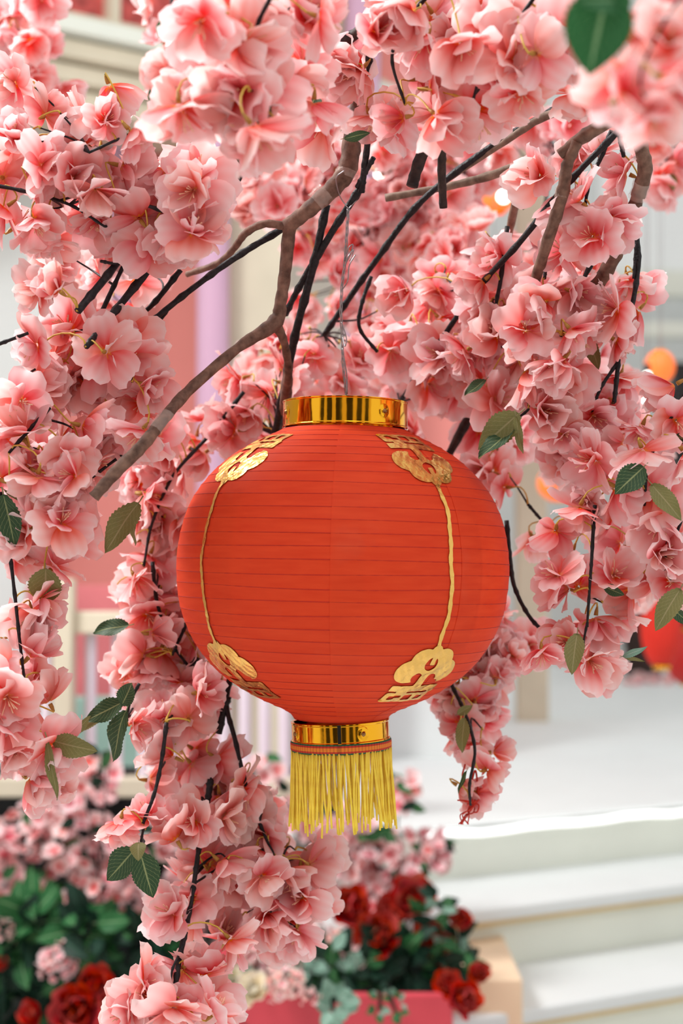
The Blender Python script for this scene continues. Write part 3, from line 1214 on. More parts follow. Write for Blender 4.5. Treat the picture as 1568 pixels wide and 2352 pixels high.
def spray(label, stems, blobs, leaves=(), detail=True, dm=0.056, stem_mat='stem', group='silk cherry blossom sprays'):
    """stems: [(points (x, y, D), r0, r1)] in photo pixels; blobs: [(cx, cy, rx, ry, D, dD, density)]; leaves: [(base, tip, D, width ratio, material, roll)]"""
    random.seed(sum((i + 1) * ord(ch) for i, ch in enumerate(label)))
    root = P(*stems[0][0][0])
    e = empty('blossom_spray', root, label, 'blossom branch', group)
    polys = []
    for (pts, r0, r1) in stems:
        pts = [(x, y, d - (0.025 if detail else 0.0)) for x, y, d in pts]
        q = [P(*p) for p in pts]
        n = len(q)
        rr = [(r0 + (r1 - r0) * i / (n - 1)) / F * pts[i][2] for i in range(n)]
        c, r = catmull(q, rr, 8)
        r = [x * (1.25 if (i % 5 == 2) else random.uniform(0.93, 1.05)) for i, x in enumerate(r)]
        v, f, u = tube([x - root for x in c], r, 7, True, 0.05)
        obj('stem', mesh('stem', v, f, stem_mat, u), e)
        polys.append(c)
    for (cx, cy, rx, ry, D, dD, dens) in blobs:
        rpx = dm / 2 * F / D
        want = max(1, int(DENS * dens * (rx * ry) / (rpx * rpx)))
        tries = 0
        while want > 0 and tries < 700:
            tries += 1
            t, rad = random.uniform(0, 2 * PI), math.sqrt(random.random())
            x, y = cx + rx * rad * math.cos(t), cy + ry * rad * math.sin(t)
            d = D + random.uniform(-dD, dD)
            diam = dm * random.uniform(0.86, 1.2)
            rp = diam / 2 * F / d
            if blocked(x, y, rp, d) or not (-90 < x < 1660 and -110 < y < 2450):
                continue
            p = P(x, y, d)
            if any((p - o).length < 0.20 * (diam + od) * (0.9 if detail else 0.75) for o, od in PLACED[-700:]):
                if tries % 7:
                    continue
            PLACED.append((p, diam))
            want -= 1
            dist, node = nearest_on(polys, p)
            out = (p - node).normalized() if dist > 1e-4 else Vector((0, -1, 0))
            nrm = (Vector((random.gauss(0, 1), random.gauss(0, 1), random.gauss(0, 1))) * 0.55 + (EYE - p).normalized() * 0.5 + out * 0.35 + Vector((0, 0, -0.28))).normalized()
            s = diam / 2
            q = nrm.to_track_quat('Z', 'Y').to_matrix().to_4x4() @ Matrix.Rotation(random.uniform(0, 6.28), 4, 'Z')
            mw = Matrix.Translation(p - root) @ q @ Matrix.Scale(s, 4)
            if detail:
                bl = obj('blossom', random.choice(CORES), e, mw)
                openn = random.choice([2, 10, 18, 28, 40, 56])
                ph = random.uniform(0, 6)
                for k in range(5):
                    obj('petal', random.choice(PETALS), bl, place_petal(ph + k * 2 * PI / 5 + random.uniform(-0.16, 0.16), math.radians(openn + random.uniform(-20, 20)),
                                                                        random.uniform(-0.5, 0.5), random.uniform(0.86, 1.12), -0.02 * (k % 2)))
            else:
                bl = obj('blossom', random.choice(WHOLE), e, mw)
            if dist > 0.055:
                node2 = node + (p - node) * (1 - random.uniform(0.026, 0.036) / dist) + Vector((0, 0, 0.012))
                mid = node.lerp(node2, 0.5) + Vector((random.uniform(-1, 1), random.uniform(-1, 1), random.uniform(0, 1.5))) * 0.006 + FW * 0.022
                c, r = catmull([node - root, mid - root, node2 - root], [0.0012, 0.0010, 0.0007], 4)
                v, f, u = tube(c, r, 5)
                obj('twig', mesh('twig', v, f, 'stem', u), e)
                node = node2
            if detail or random.random() < 0.4:
                pts, rad = stalk_mesh(p, nrm, node, d, s)
                im = (Matrix.Translation(root) @ mw).inverted()
                v, f, u = tube([im @ z for z in pts], [z / s for z in rad], 5)
                mi = [1 if (i // 5) < 2 else 0 for i in range(len(f))]
                obj('stalk', mesh('stalk', v, f, ['stalk', 'calyx'], u, mi), bl)
    for lf in leaves:
        (bx0, by0), (tx, ty), D, wr, mat, roll = lf
        D -= 0.03 if detail else 0.0
        leaf_at(e, P(bx0, by0, D), P(tx, ty, D - random.uniform(-0.015, 0.02)), wr, mat, roll, root)
    return e

# brown wood branches
d = 1.26
branch('tree_branch', 'long brown forked branch above the lantern, clear tape round it', [
    ([(835, 210, 1.22), (812, 290, 1.22), (800, 380, 1.22), (765, 432, 1.22), (705, 485, 1.23), (660, 520, 1.24)], [22, 21, 23, 21, 18, 18]),
    ([(665, 512, 1.24), (657, 600, 1.24), (645, 690, 1.24), (630, 742, 1.24), (545, 800, 1.22), (430, 900, 1.19), (370, 970, 1.155), (325, 1025, 1.135), (265, 1085, 1.125), (215, 1142, 1.12)],
     [17, 15, 14, 18, 12, 13, 14, 15, 15, 13]),
    ([(632, 742, 1.24), (652, 785, 1.26), (662, 850, 1.29), (655, 920, 1.34), (640, 1000, 1.4)], [13, 9, 10, 13, 10]),
    ([(668, 522, 1.24), (610, 514, 1.24), (565, 535, 1.25), (536, 572, 1.27), (500, 605, 1.3), (430, 630, 1.33)], [10, 9, 9, 8, 8, 7]),
], 'bark', [((748, 440, 1.22), (722, 465, 1.22), 22), ((385, 955, 1.162), (352, 992, 1.146), 17), ((661, 858, 1.3), (657, 900, 1.33), 14), ((798, 392, 1.22), (793, 408, 1.22), 25)])
branch('tree_branch', 'pale grey-brown twig lying along the long slanting black stem, upper right', [
    ([(1430, 225, 1.18), (1350, 240, 1.2), (1250, 268, 1.22), (1160, 325, 1.24), (1020, 420, 1.28)], [13, 11, 10, 8, 4])], 'bark_grey')
branch('tree_branch', 'thick brown branch bending down through the right blossom cluster', [
    ([(1480, 240, 1.12), (1420, 268, 1.14), (1345, 310, 1.15), (1285, 355, 1.16)], [14, 15, 16, 12]),
    ([(1325, 325, 1.15), (1302, 380, 1.16), (1290, 450, 1.17), (1252, 570, 1.20), (1212, 700, 1.25)], [13, 14, 15, 13, 11]),
], 'bark', [((1292, 430, 1.17), (1288, 455, 1.17), 16)])
branch('tree_branch', 'straight grey-brown stick lying across, its cut end above the lantern wire', [
    ([(885, 455, 1.3), (1020, 430, 1.29), (1120, 405, 1.28), (1215, 372, 1.27)], [9, 9, 10, 12]),
    ([(1205, 370, 1.27), (1185, 460, 1.3), (1165, 550, 1.34)], [14, 11, 9]),
], 'bark_grey')
branch('tree_branch', 'short thick black-brown branch stub cut off above the straight stick', [
    ([(1030, 180, 1.16), (1010, 265, 1.18), (985, 315, 1.19), (958, 385, 1.2), (946, 428, 1.2)], [15, 17, 15, 14, 14]),
    ([(1012, 262, 1.18), (1015, 340, 1.2), (1014, 400, 1.21), (1018, 478, 1.22)], [12, 10, 10, 9]),
], 'bark_dark')
branch('tree_branch', 'thick brown branch hanging at the far right, joined by a taped knuckle', [
    ([(1462, 260, 1.16), (1470, 330, 1.17), (1481, 390, 1.18), (1464, 452, 1.19)], [15, 17, 18, 17]),
    ([(1466, 440, 1.19), (1450, 500, 1.21), (1428, 555, 1.22), (1388, 628, 1.24), (1330, 705, 1.28)], [15, 17, 16, 17, 16]),
], 'bark', [((1475, 418, 1.18), (1463, 455, 1.19), 20)])
branch('tree_branch', 'dark brown branch passing down to the right shoulder of the lantern', [
    ([(1150, 862, 1.42), (1100, 918, 1.42), (1065, 980, 1.42), (1030, 1045, 1.42)], [12, 13, 12, 9])], 'bark_dark')
branch('tree_branch', 'grey-brown branch running behind the front blossoms to the left', [
    ([(735, 318, 1.3), (660, 338, 1.3), (600, 352, 1.3), (535, 378, 1.3), (480, 420, 1.3), (455, 460, 1.31)], [9, 10, 10, 14, 13, 10])], 'bark_grey')
branch('tree_branch', 'black branch end among the top blossoms', [
    ([(900, 20, 1.16), (832, 68, 1.18), (780, 100, 1.2), (733, 132, 1.22)], [13, 14, 13, 9])], 'bark_dark')

LF = 'leaf'
# ---- near sprays along the top
spray('coral blossom spray hanging nearest at the top, left of centre, over the branches',
      [([(640, -40, 0.98), (590, 60, 1.0), (560, 180, 1.02), (600, 300, 1.05)], 6, 3)],
      [(540, 110, 160, 120, 1.0, 0.05, 1.5), (520, 280, 130, 100, 1.0, 0.05, 1.5), (640, 200, 90, 110, 1.05, 0.05, 1.2), (640, 30, 110, 70, 1.02, 0.05, 1.2)],
      [((610, 240), (638, 325), 1.05, 0.45, 'leaf_olive', 0.9)], dm=0.060)
spray('coral blossom spray along the top edge, above the branch stub',
      [([(1010, -40, 1.1), (940, 40, 1.12), (900, 130, 1.14), (930, 240, 1.16)], 6, 3)],
      [(920, 110, 110, 110, 1.12, 0.05, 1.5), (930, 240, 90, 90, 1.14, 0.05, 1.4), (1010, 40, 150, 80, 1.1, 0.05, 1.4), (880, 30, 90, 60, 1.15, 0.04, 1.2)], dm=0.056)
spray('coral blossom spray at the top beside the blurred green leaf',
      [([(1250, -40, 1.06), (1180, 60, 1.08), (1110, 160, 1.1), (1080, 250, 1.12)], 6, 3)],
      [(1080, 170, 110, 120, 1.1, 0.05, 1.5), (1200, 120, 110, 110, 1.06, 0.05, 1.4), (1280, 40, 110, 80, 1.05, 0.05, 1.3), (1270, 180, 70, 50, 1.1, 0.04, 1.0)],
      [((1160, 195), (1168, 282), 1.16, 0.7, LF, 0.2), ((1048, 262), (1062, 292), 1.2, 0.6, 'leaf_olive', 0.3)], dm=0.060)
spray('very near blurred pink spray with a round green leaf in the top right corner',
      [([(1600, -60, 0.74), (1520, 60, 0.74), (1470, 180, 0.75), (1500, 260, 0.76)], 4, 2)],
      [(1490, 130, 120, 110, 0.74, 0.03, 1.3), (1530, 230, 90, 70, 0.74, 0.03, 1.5), (1400, 215, 60, 40, 0.78, 0.03, 1.2), (1510, 20, 90, 60, 0.74, 0.03, 1.2)],
      [((1395, -30), (1350, 172), 0.72, 0.8, 'leaf_bright', 0.15), ((1450, 5), (1325, 0), 0.72, 0.55, 'leaf_bright', 0.5)], dm=0.048)
spray('pink blossom spray around the wire knot at the top of the forked branch',
      [([(850, 120, 1.2), (835, 200, 1.22), (845, 300, 1.22), (835, 400, 1.23), (830, 440, 1.24)], 9, 7), ([(858, 362, 1.22), (836, 400, 1.23), (820, 430, 1.24)], 6, 6)],
      [(775, 200, 70, 70, 1.17, 0.04, 1.4), (810, 140, 60, 50, 1.2, 0.03, 1.2), (790, 270, 70, 40, 1.17, 0.03, 1.2)],
      [((730, 215), (682, 296), 1.17, 0.75, LF, 0.6), ((790, 318), (850, 305), 1.18, 0.35, LF, 0.3)])
# ---- bright sprays on the left
spray('pale pink spray with one black twig, highest on the left',
      [([(430, 280, 1.2), (370, 288, 1.19), (300, 308, 1.18), (205, 350, 1.17)], 5, 3)],
      [(240, 225, 70, 55, 1.17, 0.03, 1.7), (235, 330, 90, 50, 1.17, 0.03, 1.2), (60, 220, 50, 60, 1.18, 0.04, 1.3), (120, 290, 90, 50, 1.2, 0.04, 1.2), (70, 340, 90, 60, 1.22, 0.04, 1.2)])
spray('white-pink spray of open blossoms on the left, ending beside the brown fork',
      [([(560, 375, 1.28), (490, 460, 1.24), (440, 500, 1.22), (330, 470, 1.2), (200, 430, 1.19)], 8, 3), ([(555, 400, 1.3), (520, 450, 1.3), (480, 500, 1.3)], 7, 6)],
      [(350, 410, 110, 70, 1.18, 0.04, 1.6), (420, 500, 70, 70, 1.18, 0.04, 1.5), (490, 560, 45, 45, 1.17, 0.02, 1.6), (310, 510, 90, 60, 1.2, 0.04, 1.3), (395, 380, 50, 40, 1.19, 0.02, 1.0), (430, 470, 60, 60, 1.17, 0.03, 1.3), (360, 560, 60, 30, 1.2, 0.03, 1.2)])
spray('pale pink blossom spray crowding the left edge above the cream wall',
      [([(-40, 420, 1.2), (60, 440, 1.2), (160, 470, 1.2), (240, 520, 1.2)], 5, 3)],
      [(110, 430, 130, 80, 1.2, 0.05, 1.6), (60, 520, 90, 60, 1.2, 0.04, 1.5), (190, 530, 90, 50, 1.21, 0.04, 1.3), (140, 375, 90, 50, 1.18, 0.03, 1.3)])
spray('spray with one large pink blossom at the left edge beside thick black stems',
      [([(308, 555, 1.24), (240, 640, 1.22), (178, 715, 1.2)], 9, 9), ([(306, 562, 1.25), (255, 670, 1.25), (195, 800, 1.25)], 4, 7), ([(232, 600, 1.23), (268, 602, 1.22), (300, 560, 1.24)], 4, 3)],
      [(95, 665, 45, 45, 1.14, 0.02, 1.4), (80, 690, 50, 40, 1.17, 0.02, 1.2), (140, 600, 50, 30, 1.3, 0.03, 1.0), (260, 640, 60, 60, 1.38, 0.04, 1.1)])
spray('pink spray on a thick black stem above the pink wall panel',
      [([(372, 580, 1.25), (300, 670, 1.24), (235, 750, 1.22), (198, 797, 1.2)], 10, 7), ([(415, 620, 1.27), (350, 700, 1.27), (296, 742, 1.27)], 7, 5)],
      [(250, 800, 90, 60, 1.24, 0.04, 1.5), (140, 790, 110, 60, 1.22, 0.04, 1.5), (330, 660, 40, 50, 1.36, 0.03, 0.9), (310, 880, 70, 70, 1.22, 0.03, 1.5), (380, 830, 30, 30, 1.24, 0.02, 1.0)])
spray('pink spray on a long thin black stem running down left from the brown fork',
      [([(650, 525, 1.28), (540, 592, 1.27), (430, 672, 1.26), (330, 752, 1.25), (268, 792, 1.24)], 8, 6), ([(390, 705, 1.26), (350, 760, 1.26), (312, 798, 1.25)], 4, 4)],
      [(250, 900, 90, 60, 1.22, 0.03, 1.3), (270, 980, 80, 60, 1.2, 0.03, 1.5), (190, 850, 60, 40, 1.24, 0.03, 1.0)])
spray('dense pink blossom spray at the left edge, above the first hanging green leaf',
      [([(-30, 800, 1.2), (65, 765, 1.2)], 5, 4), ([(42, 872, 1.2), (15, 915, 1.2), (-20, 960, 1.2)], 6, 5), ([(115, 935, 1.19), (70, 985, 1.19), (20, 1040, 1.19)], 5, 4), ([(10, 885, 1.2), (42, 872, 1.2)], 3, 3)],
      [(60, 860, 90, 80, 1.2, 0.04, 1.4), (90, 980, 110, 80, 1.19, 0.05, 1.6), (40, 1060, 80, 60, 1.2, 0.05, 1.5), (150, 1050, 90, 60, 1.2, 0.04, 1.4)],
      [((8, 1135), (34, 1258), 1.18, 0.45, LF, 0.2), ((10, 1125), (78, 1175), 1.2, 0.2, 'leaf_olive', 1.0)])
spray('pink blossom spray below the cut end of the long brown branch',
      [([(300, 1030, 1.24), (220, 1090, 1.22), (150, 1150, 1.2), (120, 1220, 1.2)], 4, 2)],
      [(130, 1110, 130, 70, 1.2, 0.05, 1.4), (140, 1200, 110, 70, 1.19, 0.04, 1.6), (60, 1260, 80, 50, 1.2, 0.03, 1.3), (150, 1270, 60, 40, 1.19, 0.03, 1.2)],
      [((105, 1305), (105, 1392), 1.2, 0.8, 'leaf_olive', 0.2), ((318, 1155), (238, 1264), 1.24, 0.45, 'leaf_olive', 0.4), ((310, 1185), (300, 1255), 1.25, 0.3, 'leaf_olive', 0.9)])
spray('pink blossom garland hanging down the left edge on a thin black stem',
      [([(0, 1130, 1.2), (18, 1240, 1.2), (32, 1350, 1.2), (45, 1470, 1.2), (58, 1580, 1.2), (72, 1700, 1.2)], 5, 3)],
      [(80, 1440, 75, 70, 1.19, 0.03, 1.7), (50, 1540, 80, 70, 1.19, 0.04, 1.6), (120, 1560, 55, 60, 1.2, 0.03, 1.4), (80, 1660, 85, 70, 1.19, 0.04, 1.7), (40, 1760, 60, 50, 1.19, 0.03, 1.5), (80, 1785, 35, 25, 1.19, 0.02, 1.4)],
      [((122, 1702), (220, 1726), 1.19, 0.5, 'leaf_olive', 0.2), ((108, 1700), (132, 1838), 1.18, 0.18, 'leaf_olive', 0.5), ((160, 1690), (215, 1645), 1.2, 0.3, 'leaf_olive', 0.4)])
# ---- behind and beside the lantern, left
spray('soft pink spray behind the black stem, touching the top left of the lantern',
      [([(750, 470, 1.27), (717, 620, 1.29), (680, 760, 1.32), (655, 880, 1.36), (632, 1000, 1.4)], 9, 10), ([(830, 428, 1.25), (770, 520, 1.27), (692, 650, 1.3), (655, 722, 1.33)], 9, 7)],
      [(590, 850, 80, 60, 1.42, 0.05, 1.4), (560, 950, 110, 60, 1.42, 0.05, 1.6), (500, 1010, 80, 50, 1.42, 0.05, 1.5), (700, 860, 50, 50, 1.45, 0.04, 1.2), (600, 780, 50, 30, 1.45, 0.04, 1.0)])
spray('pink spray filling the gap between the long brown branch and the lantern',
      [([(560, 900, 1.4), (480, 1000, 1.4), (400, 1090, 1.38), (350, 1200, 1.37), (330, 1300, 1.36)], 5, 3)],
      [(430, 1020, 80, 60, 1.4, 0.05, 1.4), (380, 1110, 80, 70, 1.38, 0.05, 1.6), (355, 1200, 70, 60, 1.38, 0.04, 1.9), (345, 1290, 65, 60, 1.37, 0.04, 2.0), (330, 1350, 60, 50, 1.38, 0.04, 1.6)],
      dm=0.054)
spray('pink spray pressed against the lower left side of the lantern',
      [([(350, 1290, 1.36), (360, 1380, 1.36), (390, 1470, 1.36), (440, 1540, 1.37)], 5, 3), ([(425, 1440, 1.36), (395, 1505, 1.36)], 4, 3), ([(455, 1510, 1.37), (425, 1545, 1.37)], 6, 6)],
      [(345, 1390, 70, 60, 1.36, 0.04, 2.0), (390, 1450, 70, 60, 1.37, 0.04, 2.0), (335, 1500, 80, 60, 1.36, 0.04, 2.0), (430, 1540, 60, 60, 1.38, 0.04, 1.5), (470, 1600, 60, 50, 1.38, 0.04, 1.4)],
      [((296, 1436), (206, 1448), 1.33, 0.42, 'leaf', 0.5)])
spray('pink spray with three dark serrated leaves pointing left over the railing',
      [([(320, 1570, 1.3), (300, 1610, 1.3), (290, 1650, 1.3)], 4, 3), ([(382, 1660, 1.3), (372, 1740, 1.29), (355, 1820, 1.28), (328, 1892, 1.27)], 5, 4)],
      [(400, 1620, 80, 60, 1.33, 0.04, 1.6), (340, 1700, 70, 60, 1.32, 0.04, 1.5), (450, 1700, 70, 60, 1.33, 0.04, 1.5), (400, 1770, 70, 50, 1.32, 0.04, 1.4), (300, 1870, 50, 30, 1.28, 0.03, 1.2)],
      [((284, 1612), (192, 1655), 1.28, 0.48, LF, 0.3), ((290, 1632), (244, 1752), 1.28, 0.42, LF, 0.7), ((280, 1620), (305, 1566), 1.28, 0.6, LF, -0.3), ((240, 1640), (166, 1682), 1.3, 0.3, 'leaf_olive', 0.2)])
spray('big pink blossom garland below the lantern, left of the yellow fringe',
      [([(528, 1555, 1.36), (520, 1620, 1.35), (540, 1700, 1.34), (566, 1808, 1.33), (600, 1900, 1.33), (640, 1990, 1.33)], 7, 3), ([(524, 1600, 1.35), (512, 1640, 1.35), (502, 1685, 1.35)], 8, 8), ([(484, 1790, 1.33), (470, 1880, 1.32)], 8, 6)],
      [(510, 1770, 70, 60, 1.35, 0.04, 1.5), (450, 1840, 90, 60, 1.33, 0.05, 1.6), (560, 1860, 90, 70, 1.35, 0.05, 1.6), (620, 1880, 60, 80, 1.36, 0.04, 1.4), (640, 1950, 90, 70, 1.34, 0.05, 1.6), (710, 1990, 60, 70, 1.34, 0.04, 1.6), (560, 1960, 80, 60, 1.33, 0.05, 1.5)])
spray('pink blossom spray with two dark veined leaves, low on the left of centre',
      [([(470, 1860, 1.32), (455, 1960, 1.3), (445, 2030, 1.29), (430, 2120, 1.28)], 6, 6), ([(330, 1900, 1.27), (320, 1950, 1.27)], 3, 3)],
      [(320, 1890, 50, 35, 1.27, 0.02, 1.6), (390, 1910, 80, 50, 1.29, 0.04, 1.5), (480, 2000, 80, 50, 1.3, 0.04, 1.5), (380, 2060, 50, 45, 1.26, 0.03, 1.6), (450, 2090, 70, 60, 1.27, 0.04, 1.6), (560, 2060, 80, 60, 1.3, 0.04, 1.5)],
      [((312, 1950), (240, 2024), 1.24, 0.6, LF, 0.25), ((322, 1958), (350, 2060), 1.23, 0.62, LF, -0.1), ((318, 1935), (316, 1968), 1.22, 0.7, 'leaf_olive', 0.2)])
spray('pink blossom spray at the right end of the lowest garland, above the white hydrangea',
      [([(600, 1950, 1.33), (630, 2020, 1.33), (620, 2090, 1.33), (680, 2130, 1.33)], 4, 2)],
      [(650, 2050, 80, 50, 1.33, 0.04, 1.5), (710, 2060, 45, 50, 1.33, 0.04, 1.5), (600, 2110, 80, 45, 1.32, 0.04, 1.5), (700, 2120, 45, 30, 1.33, 0.03, 1.4), (500, 2150, 45, 35, 1.3, 0.03, 1.3)])
spray('lowest pink blossom spray, its black stem ending at the bottom edge',
      [([(425, 2140, 1.26), (412, 2200, 1.25), (400, 2280, 1.24), (392, 2320, 1.24)], 7, 6), ([(418, 2180, 1.25), (395, 2230, 1.24), (390, 2290, 1.24)], 3, 3)],
      [(335, 2250, 45, 40, 1.2, 0.02, 2.4), (360, 2320, 70, 40, 1.21, 0.03, 2.4), (470, 2230, 60, 50, 1.25, 0.03, 2.2), (450, 2330, 70, 40, 1.22, 0.03, 2.2), (490, 2170, 50, 40, 1.26, 0.03, 1.8)])
# ---- above and right of the lantern
spray('pink spray behind the hanging wire, its black stem crossing from upper right',
      [([(1310, 232, 1.24), (1140, 328, 1.27), (968, 462, 1.31), (862, 600, 1.35), (790, 702, 1.38), (744, 770, 1.4)], 8, 7), ([(852, 635, 1.35), (830, 700, 1.35), (826, 755, 1.36), (866, 808, 1.37)], 5, 4)],
      [(740, 820, 70, 50, 1.5, 0.06, 1.4), (840, 850, 80, 50, 1.5, 0.06, 1.5), (880, 780, 50, 50, 1.42, 0.05, 1.3), (720, 770, 40, 30, 1.5, 0.05, 0.9)])
spray('pink spray on the straight black stem that ends at the right of the gold ring',
      [([(1425, 295, 1.19), (1300, 425, 1.21), (1190, 560, 1.25), (1092, 668, 1.32), (1000, 800, 1.36), (918, 925, 1.43)], 8, 6), ([(1130, 608, 1.33), (1050, 662, 1.35)], 4, 3)],
      [(960, 680, 80, 60, 1.38, 0.05, 1.5), (1060, 720, 80, 60, 1.36, 0.05, 1.5), (980, 800, 80, 60, 1.38, 0.05, 1.6), (960, 890, 60, 50, 1.42, 0.04, 1.5), (1070, 820, 70, 60, 1.38, 0.05, 1.5), (1010, 920, 60, 50, 1.43, 0.04, 1.4), (1100, 580, 60, 40, 1.36, 0.04, 1.2)])
spray('pink spray in full bloom hanging between the two thick right branches',
      [([(1405, 300, 1.2), (1380, 360, 1.21), (1350, 430, 1.22), (1340, 520, 1.23)], 7, 3), ([(1420, 300, 1.2), (1432, 360, 1.21)], 6, 5)],
      [(1250, 410, 50, 50, 1.2, 0.03, 1.6), (1370, 400, 60, 60, 1.2, 0.03, 1.6), (1330, 490, 80, 60, 1.21, 0.04, 1.7), (1420, 470, 50, 45, 1.2, 0.03, 1.6), (1350, 560, 70, 45, 1.23, 0.03, 1.4), (1440, 360, 40, 40, 1.22, 0.02, 1.2)],
      [((1215, 445), (1200, 480), 1.3, 0.6, LF, 0.4)])
spray('pink spray below the straight grey-brown stick, along its brown fork',
      [([(1165, 520, 1.3), (1150, 640, 1.3), (1140, 720, 1.3), (1180, 800, 1.3)], 6, 3), ([(1230, 720, 1.3), (1180, 780, 1.3)], 6, 4)],
      [(1150, 600, 70, 60, 1.28, 0.04, 1.5), (1170, 700, 80, 60, 1.3, 0.04, 1.5), (1140, 800, 80, 70, 1.32, 0.05, 1.6), (1230, 650, 50, 50, 1.25, 0.03, 1.4), (1150, 900, 70, 40, 1.34, 0.04, 1.4)])
spray('pink spray in front of the lower ends of the two thick right branches',
      [([(1390, 545, 1.28), (1350, 620, 1.27), (1318, 690, 1.26), (1290, 770, 1.25)], 7, 4), ([(1255, 600, 1.28), (1250, 640, 1.27)], 4, 4)],
      [(1290, 700, 70, 50, 1.24, 0.03, 1.7), (1250, 790, 80, 60, 1.23, 0.03, 1.7), (1310, 810, 60, 60, 1.22, 0.03, 1.7), (1230, 870, 80, 45, 1.27, 0.04, 1.5), (1330, 630, 50, 30, 1.34, 0.03, 1.0)],
      [((1350, 770), (1375, 850), 1.3, 0.4, 'leaf_olive', 0.3), ((1115, 872), (1066, 908), 1.3, 0.5, LF, 0.8)])
spray('pink spray at the right, under the thin forked black twig',
      [([(1458, 520, 1.26), (1466, 600, 1.26), (1452, 700, 1.26), (1430, 760, 1.26)], 7, 5), ([(1462, 560, 1.26), (1455, 640, 1.26)], 5, 4)],
      [(1440, 680, 60, 45, 1.27, 0.03, 1.4), (1400, 760, 70, 60, 1.26, 0.04, 1.6), (1460, 770, 55, 60, 1.27, 0.03, 1.6), (1420, 840, 50, 35, 1.28, 0.03, 1.1)])
spray('pink spray with two broad olive leaves beside the lantern shoulder',
      [([(1420, 825, 1.28), (1415, 880, 1.28), (1410, 925, 1.28)], 6, 5), ([(1416, 835, 1.28), (1380, 890, 1.28), (1358, 945, 1.28)], 4, 4), ([(1200, 900, 1.3), (1215, 935, 1.3), (1190, 960, 1.3)], 4, 3)],
      [(1290, 950, 90, 50, 1.28, 0.04, 1.5), (1270, 1030, 60, 45, 1.28, 0.03, 1.4), (1380, 980, 80, 50, 1.29, 0.04, 1.5), (1120, 940, 60, 35, 1.4, 0.03, 1.2), (1090, 1000, 50, 40, 1.42, 0.03, 1.3), (1140, 1060, 50, 40, 1.42, 0.03, 1.4)],
      [((1192, 950), (1096, 1030), 1.24, 0.55, 'leaf_olive', 0.15), ((1186, 972), (1098, 1052), 1.25, 0.5, LF, 0.9), ((1184, 955), (1196, 1050), 1.23, 0.25, 'leaf_olive', 0.3)])
spray('pink spray along the right edge with two serrated green leaves',
      [([(1600, 860, 1.22), (1540, 960, 1.22), (1490, 1060, 1.22), (1480, 1160, 1.23)], 5, 3), ([(1510, 1180, 1.24), (1530, 1240, 1.24), (1525, 1310, 1.24)], 4, 3)],
      [(1540, 930, 50, 60, 1.2, 0.03, 1.6), (1530, 1040, 60, 50, 1.2, 0.03, 1.5), (1440, 1010, 60, 50, 1.24, 0.03, 1.5), (1400, 1090, 80, 60, 1.24, 0.04, 1.6), (1470, 1160, 90, 50, 1.24, 0.04, 1.5), (1370, 1170, 70, 50, 1.25, 0.04, 1.5)],
      [((1478, 1072), (1412, 1134), 1.19, 0.65, LF, 0.1), ((1496, 1112), (1564, 1192), 1.19, 0.42, 'leaf_olive', -0.2), ((1545, 1000), (1600, 1020), 1.22, 0.5, LF, 0.4)])
spray('pink spray hanging at the far right edge above the blurred red lanterns',
      [([(1568, 1180, 1.24), (1545, 1260, 1.24), (1540, 1330, 1.24)], 4, 3)],
      [(1530, 1230, 50, 50, 1.24, 0.03, 1.6), (1550, 1310, 50, 50, 1.24, 0.03, 1.6), (1480, 1290, 50, 50, 1.26, 0.03, 1.4), (1470, 1350, 50, 25, 1.27, 0.03, 1.0)],
      [((1562, 1352), (1504, 1448), 1.22, 0.5, 'leaf_olive', 0.2), ((1540, 1395), (1590, 1440), 1.24, 0.4, LF, 0.5)])
spray('pink garland on a straight thin black stem, right of the lantern',
      [([(1366, 1160, 1.26), (1362, 1220, 1.26), (1358, 1290, 1.26), (1354, 1345, 1.26), (1348, 1440, 1.26)], 5, 3)],
      [(1300, 1240, 60, 50, 1.26, 0.03, 1.5), (1340, 1310, 70, 50, 1.26, 0.03, 1.5), (1270, 1340, 55, 40, 1.26, 0.03, 1.4), (1420, 1260, 50, 50, 1.27, 0.03, 1.3), (1350, 1390, 70, 50, 1.26, 0.03, 1.6), (1320, 1450, 80, 40, 1.26, 0.03, 1.4)],
      [((1385, 1345), (1432, 1368), 1.27, 0.5, LF, 0.3)])
spray('pink garland tip with one hanging olive leaf above the white platform',
      [([(1348, 1430, 1.26), (1340, 1490, 1.26), (1360, 1540, 1.26)], 3, 2)],
      [(1260, 1510, 45, 35, 1.25, 0.02, 1.7), (1380, 1500, 50, 40, 1.26, 0.03, 1.6), (1350, 1560, 40, 22, 1.26, 0.02, 1.5), (1410, 1545, 30, 20, 1.27, 0.02, 1.5), (1290, 1465, 40, 30, 1.26, 0.02, 1.3)],
      [((1325, 1455), (1312, 1548), 1.23, 0.45, 'leaf_olive', 0.15), ((1430, 1508), (1484, 1488), 1.25, 0.25, 'leaf_grey', 0.3), ((1430, 1508), (1484, 1522), 1.25, 0.14, 'leaf_olive', 0.3)])
spray('bare curving black stem with a few blossoms, touching the right side of the lantern',
      [([(1163, 1195, 1.36), (1170, 1280, 1.36), (1182, 1350, 1.35), (1215, 1415, 1.34), (1250, 1450, 1.33), (1292, 1468, 1.31)], 6, 4), ([(1212, 1158, 1.4), (1235, 1185, 1.4), (1262, 1215, 1.4)], 4, 3)],
      [(1160, 1150, 40, 40, 1.42, 0.02, 1.6), (1205, 1140, 25, 20, 1.42, 0.02, 1.2), (1220, 1240, 40, 35, 1.42, 0.03, 1.1), (1150, 1100, 40, 30, 1.42, 0.02, 1.4), (1290, 1190, 30, 30, 1.4, 0.02, 1.0)])
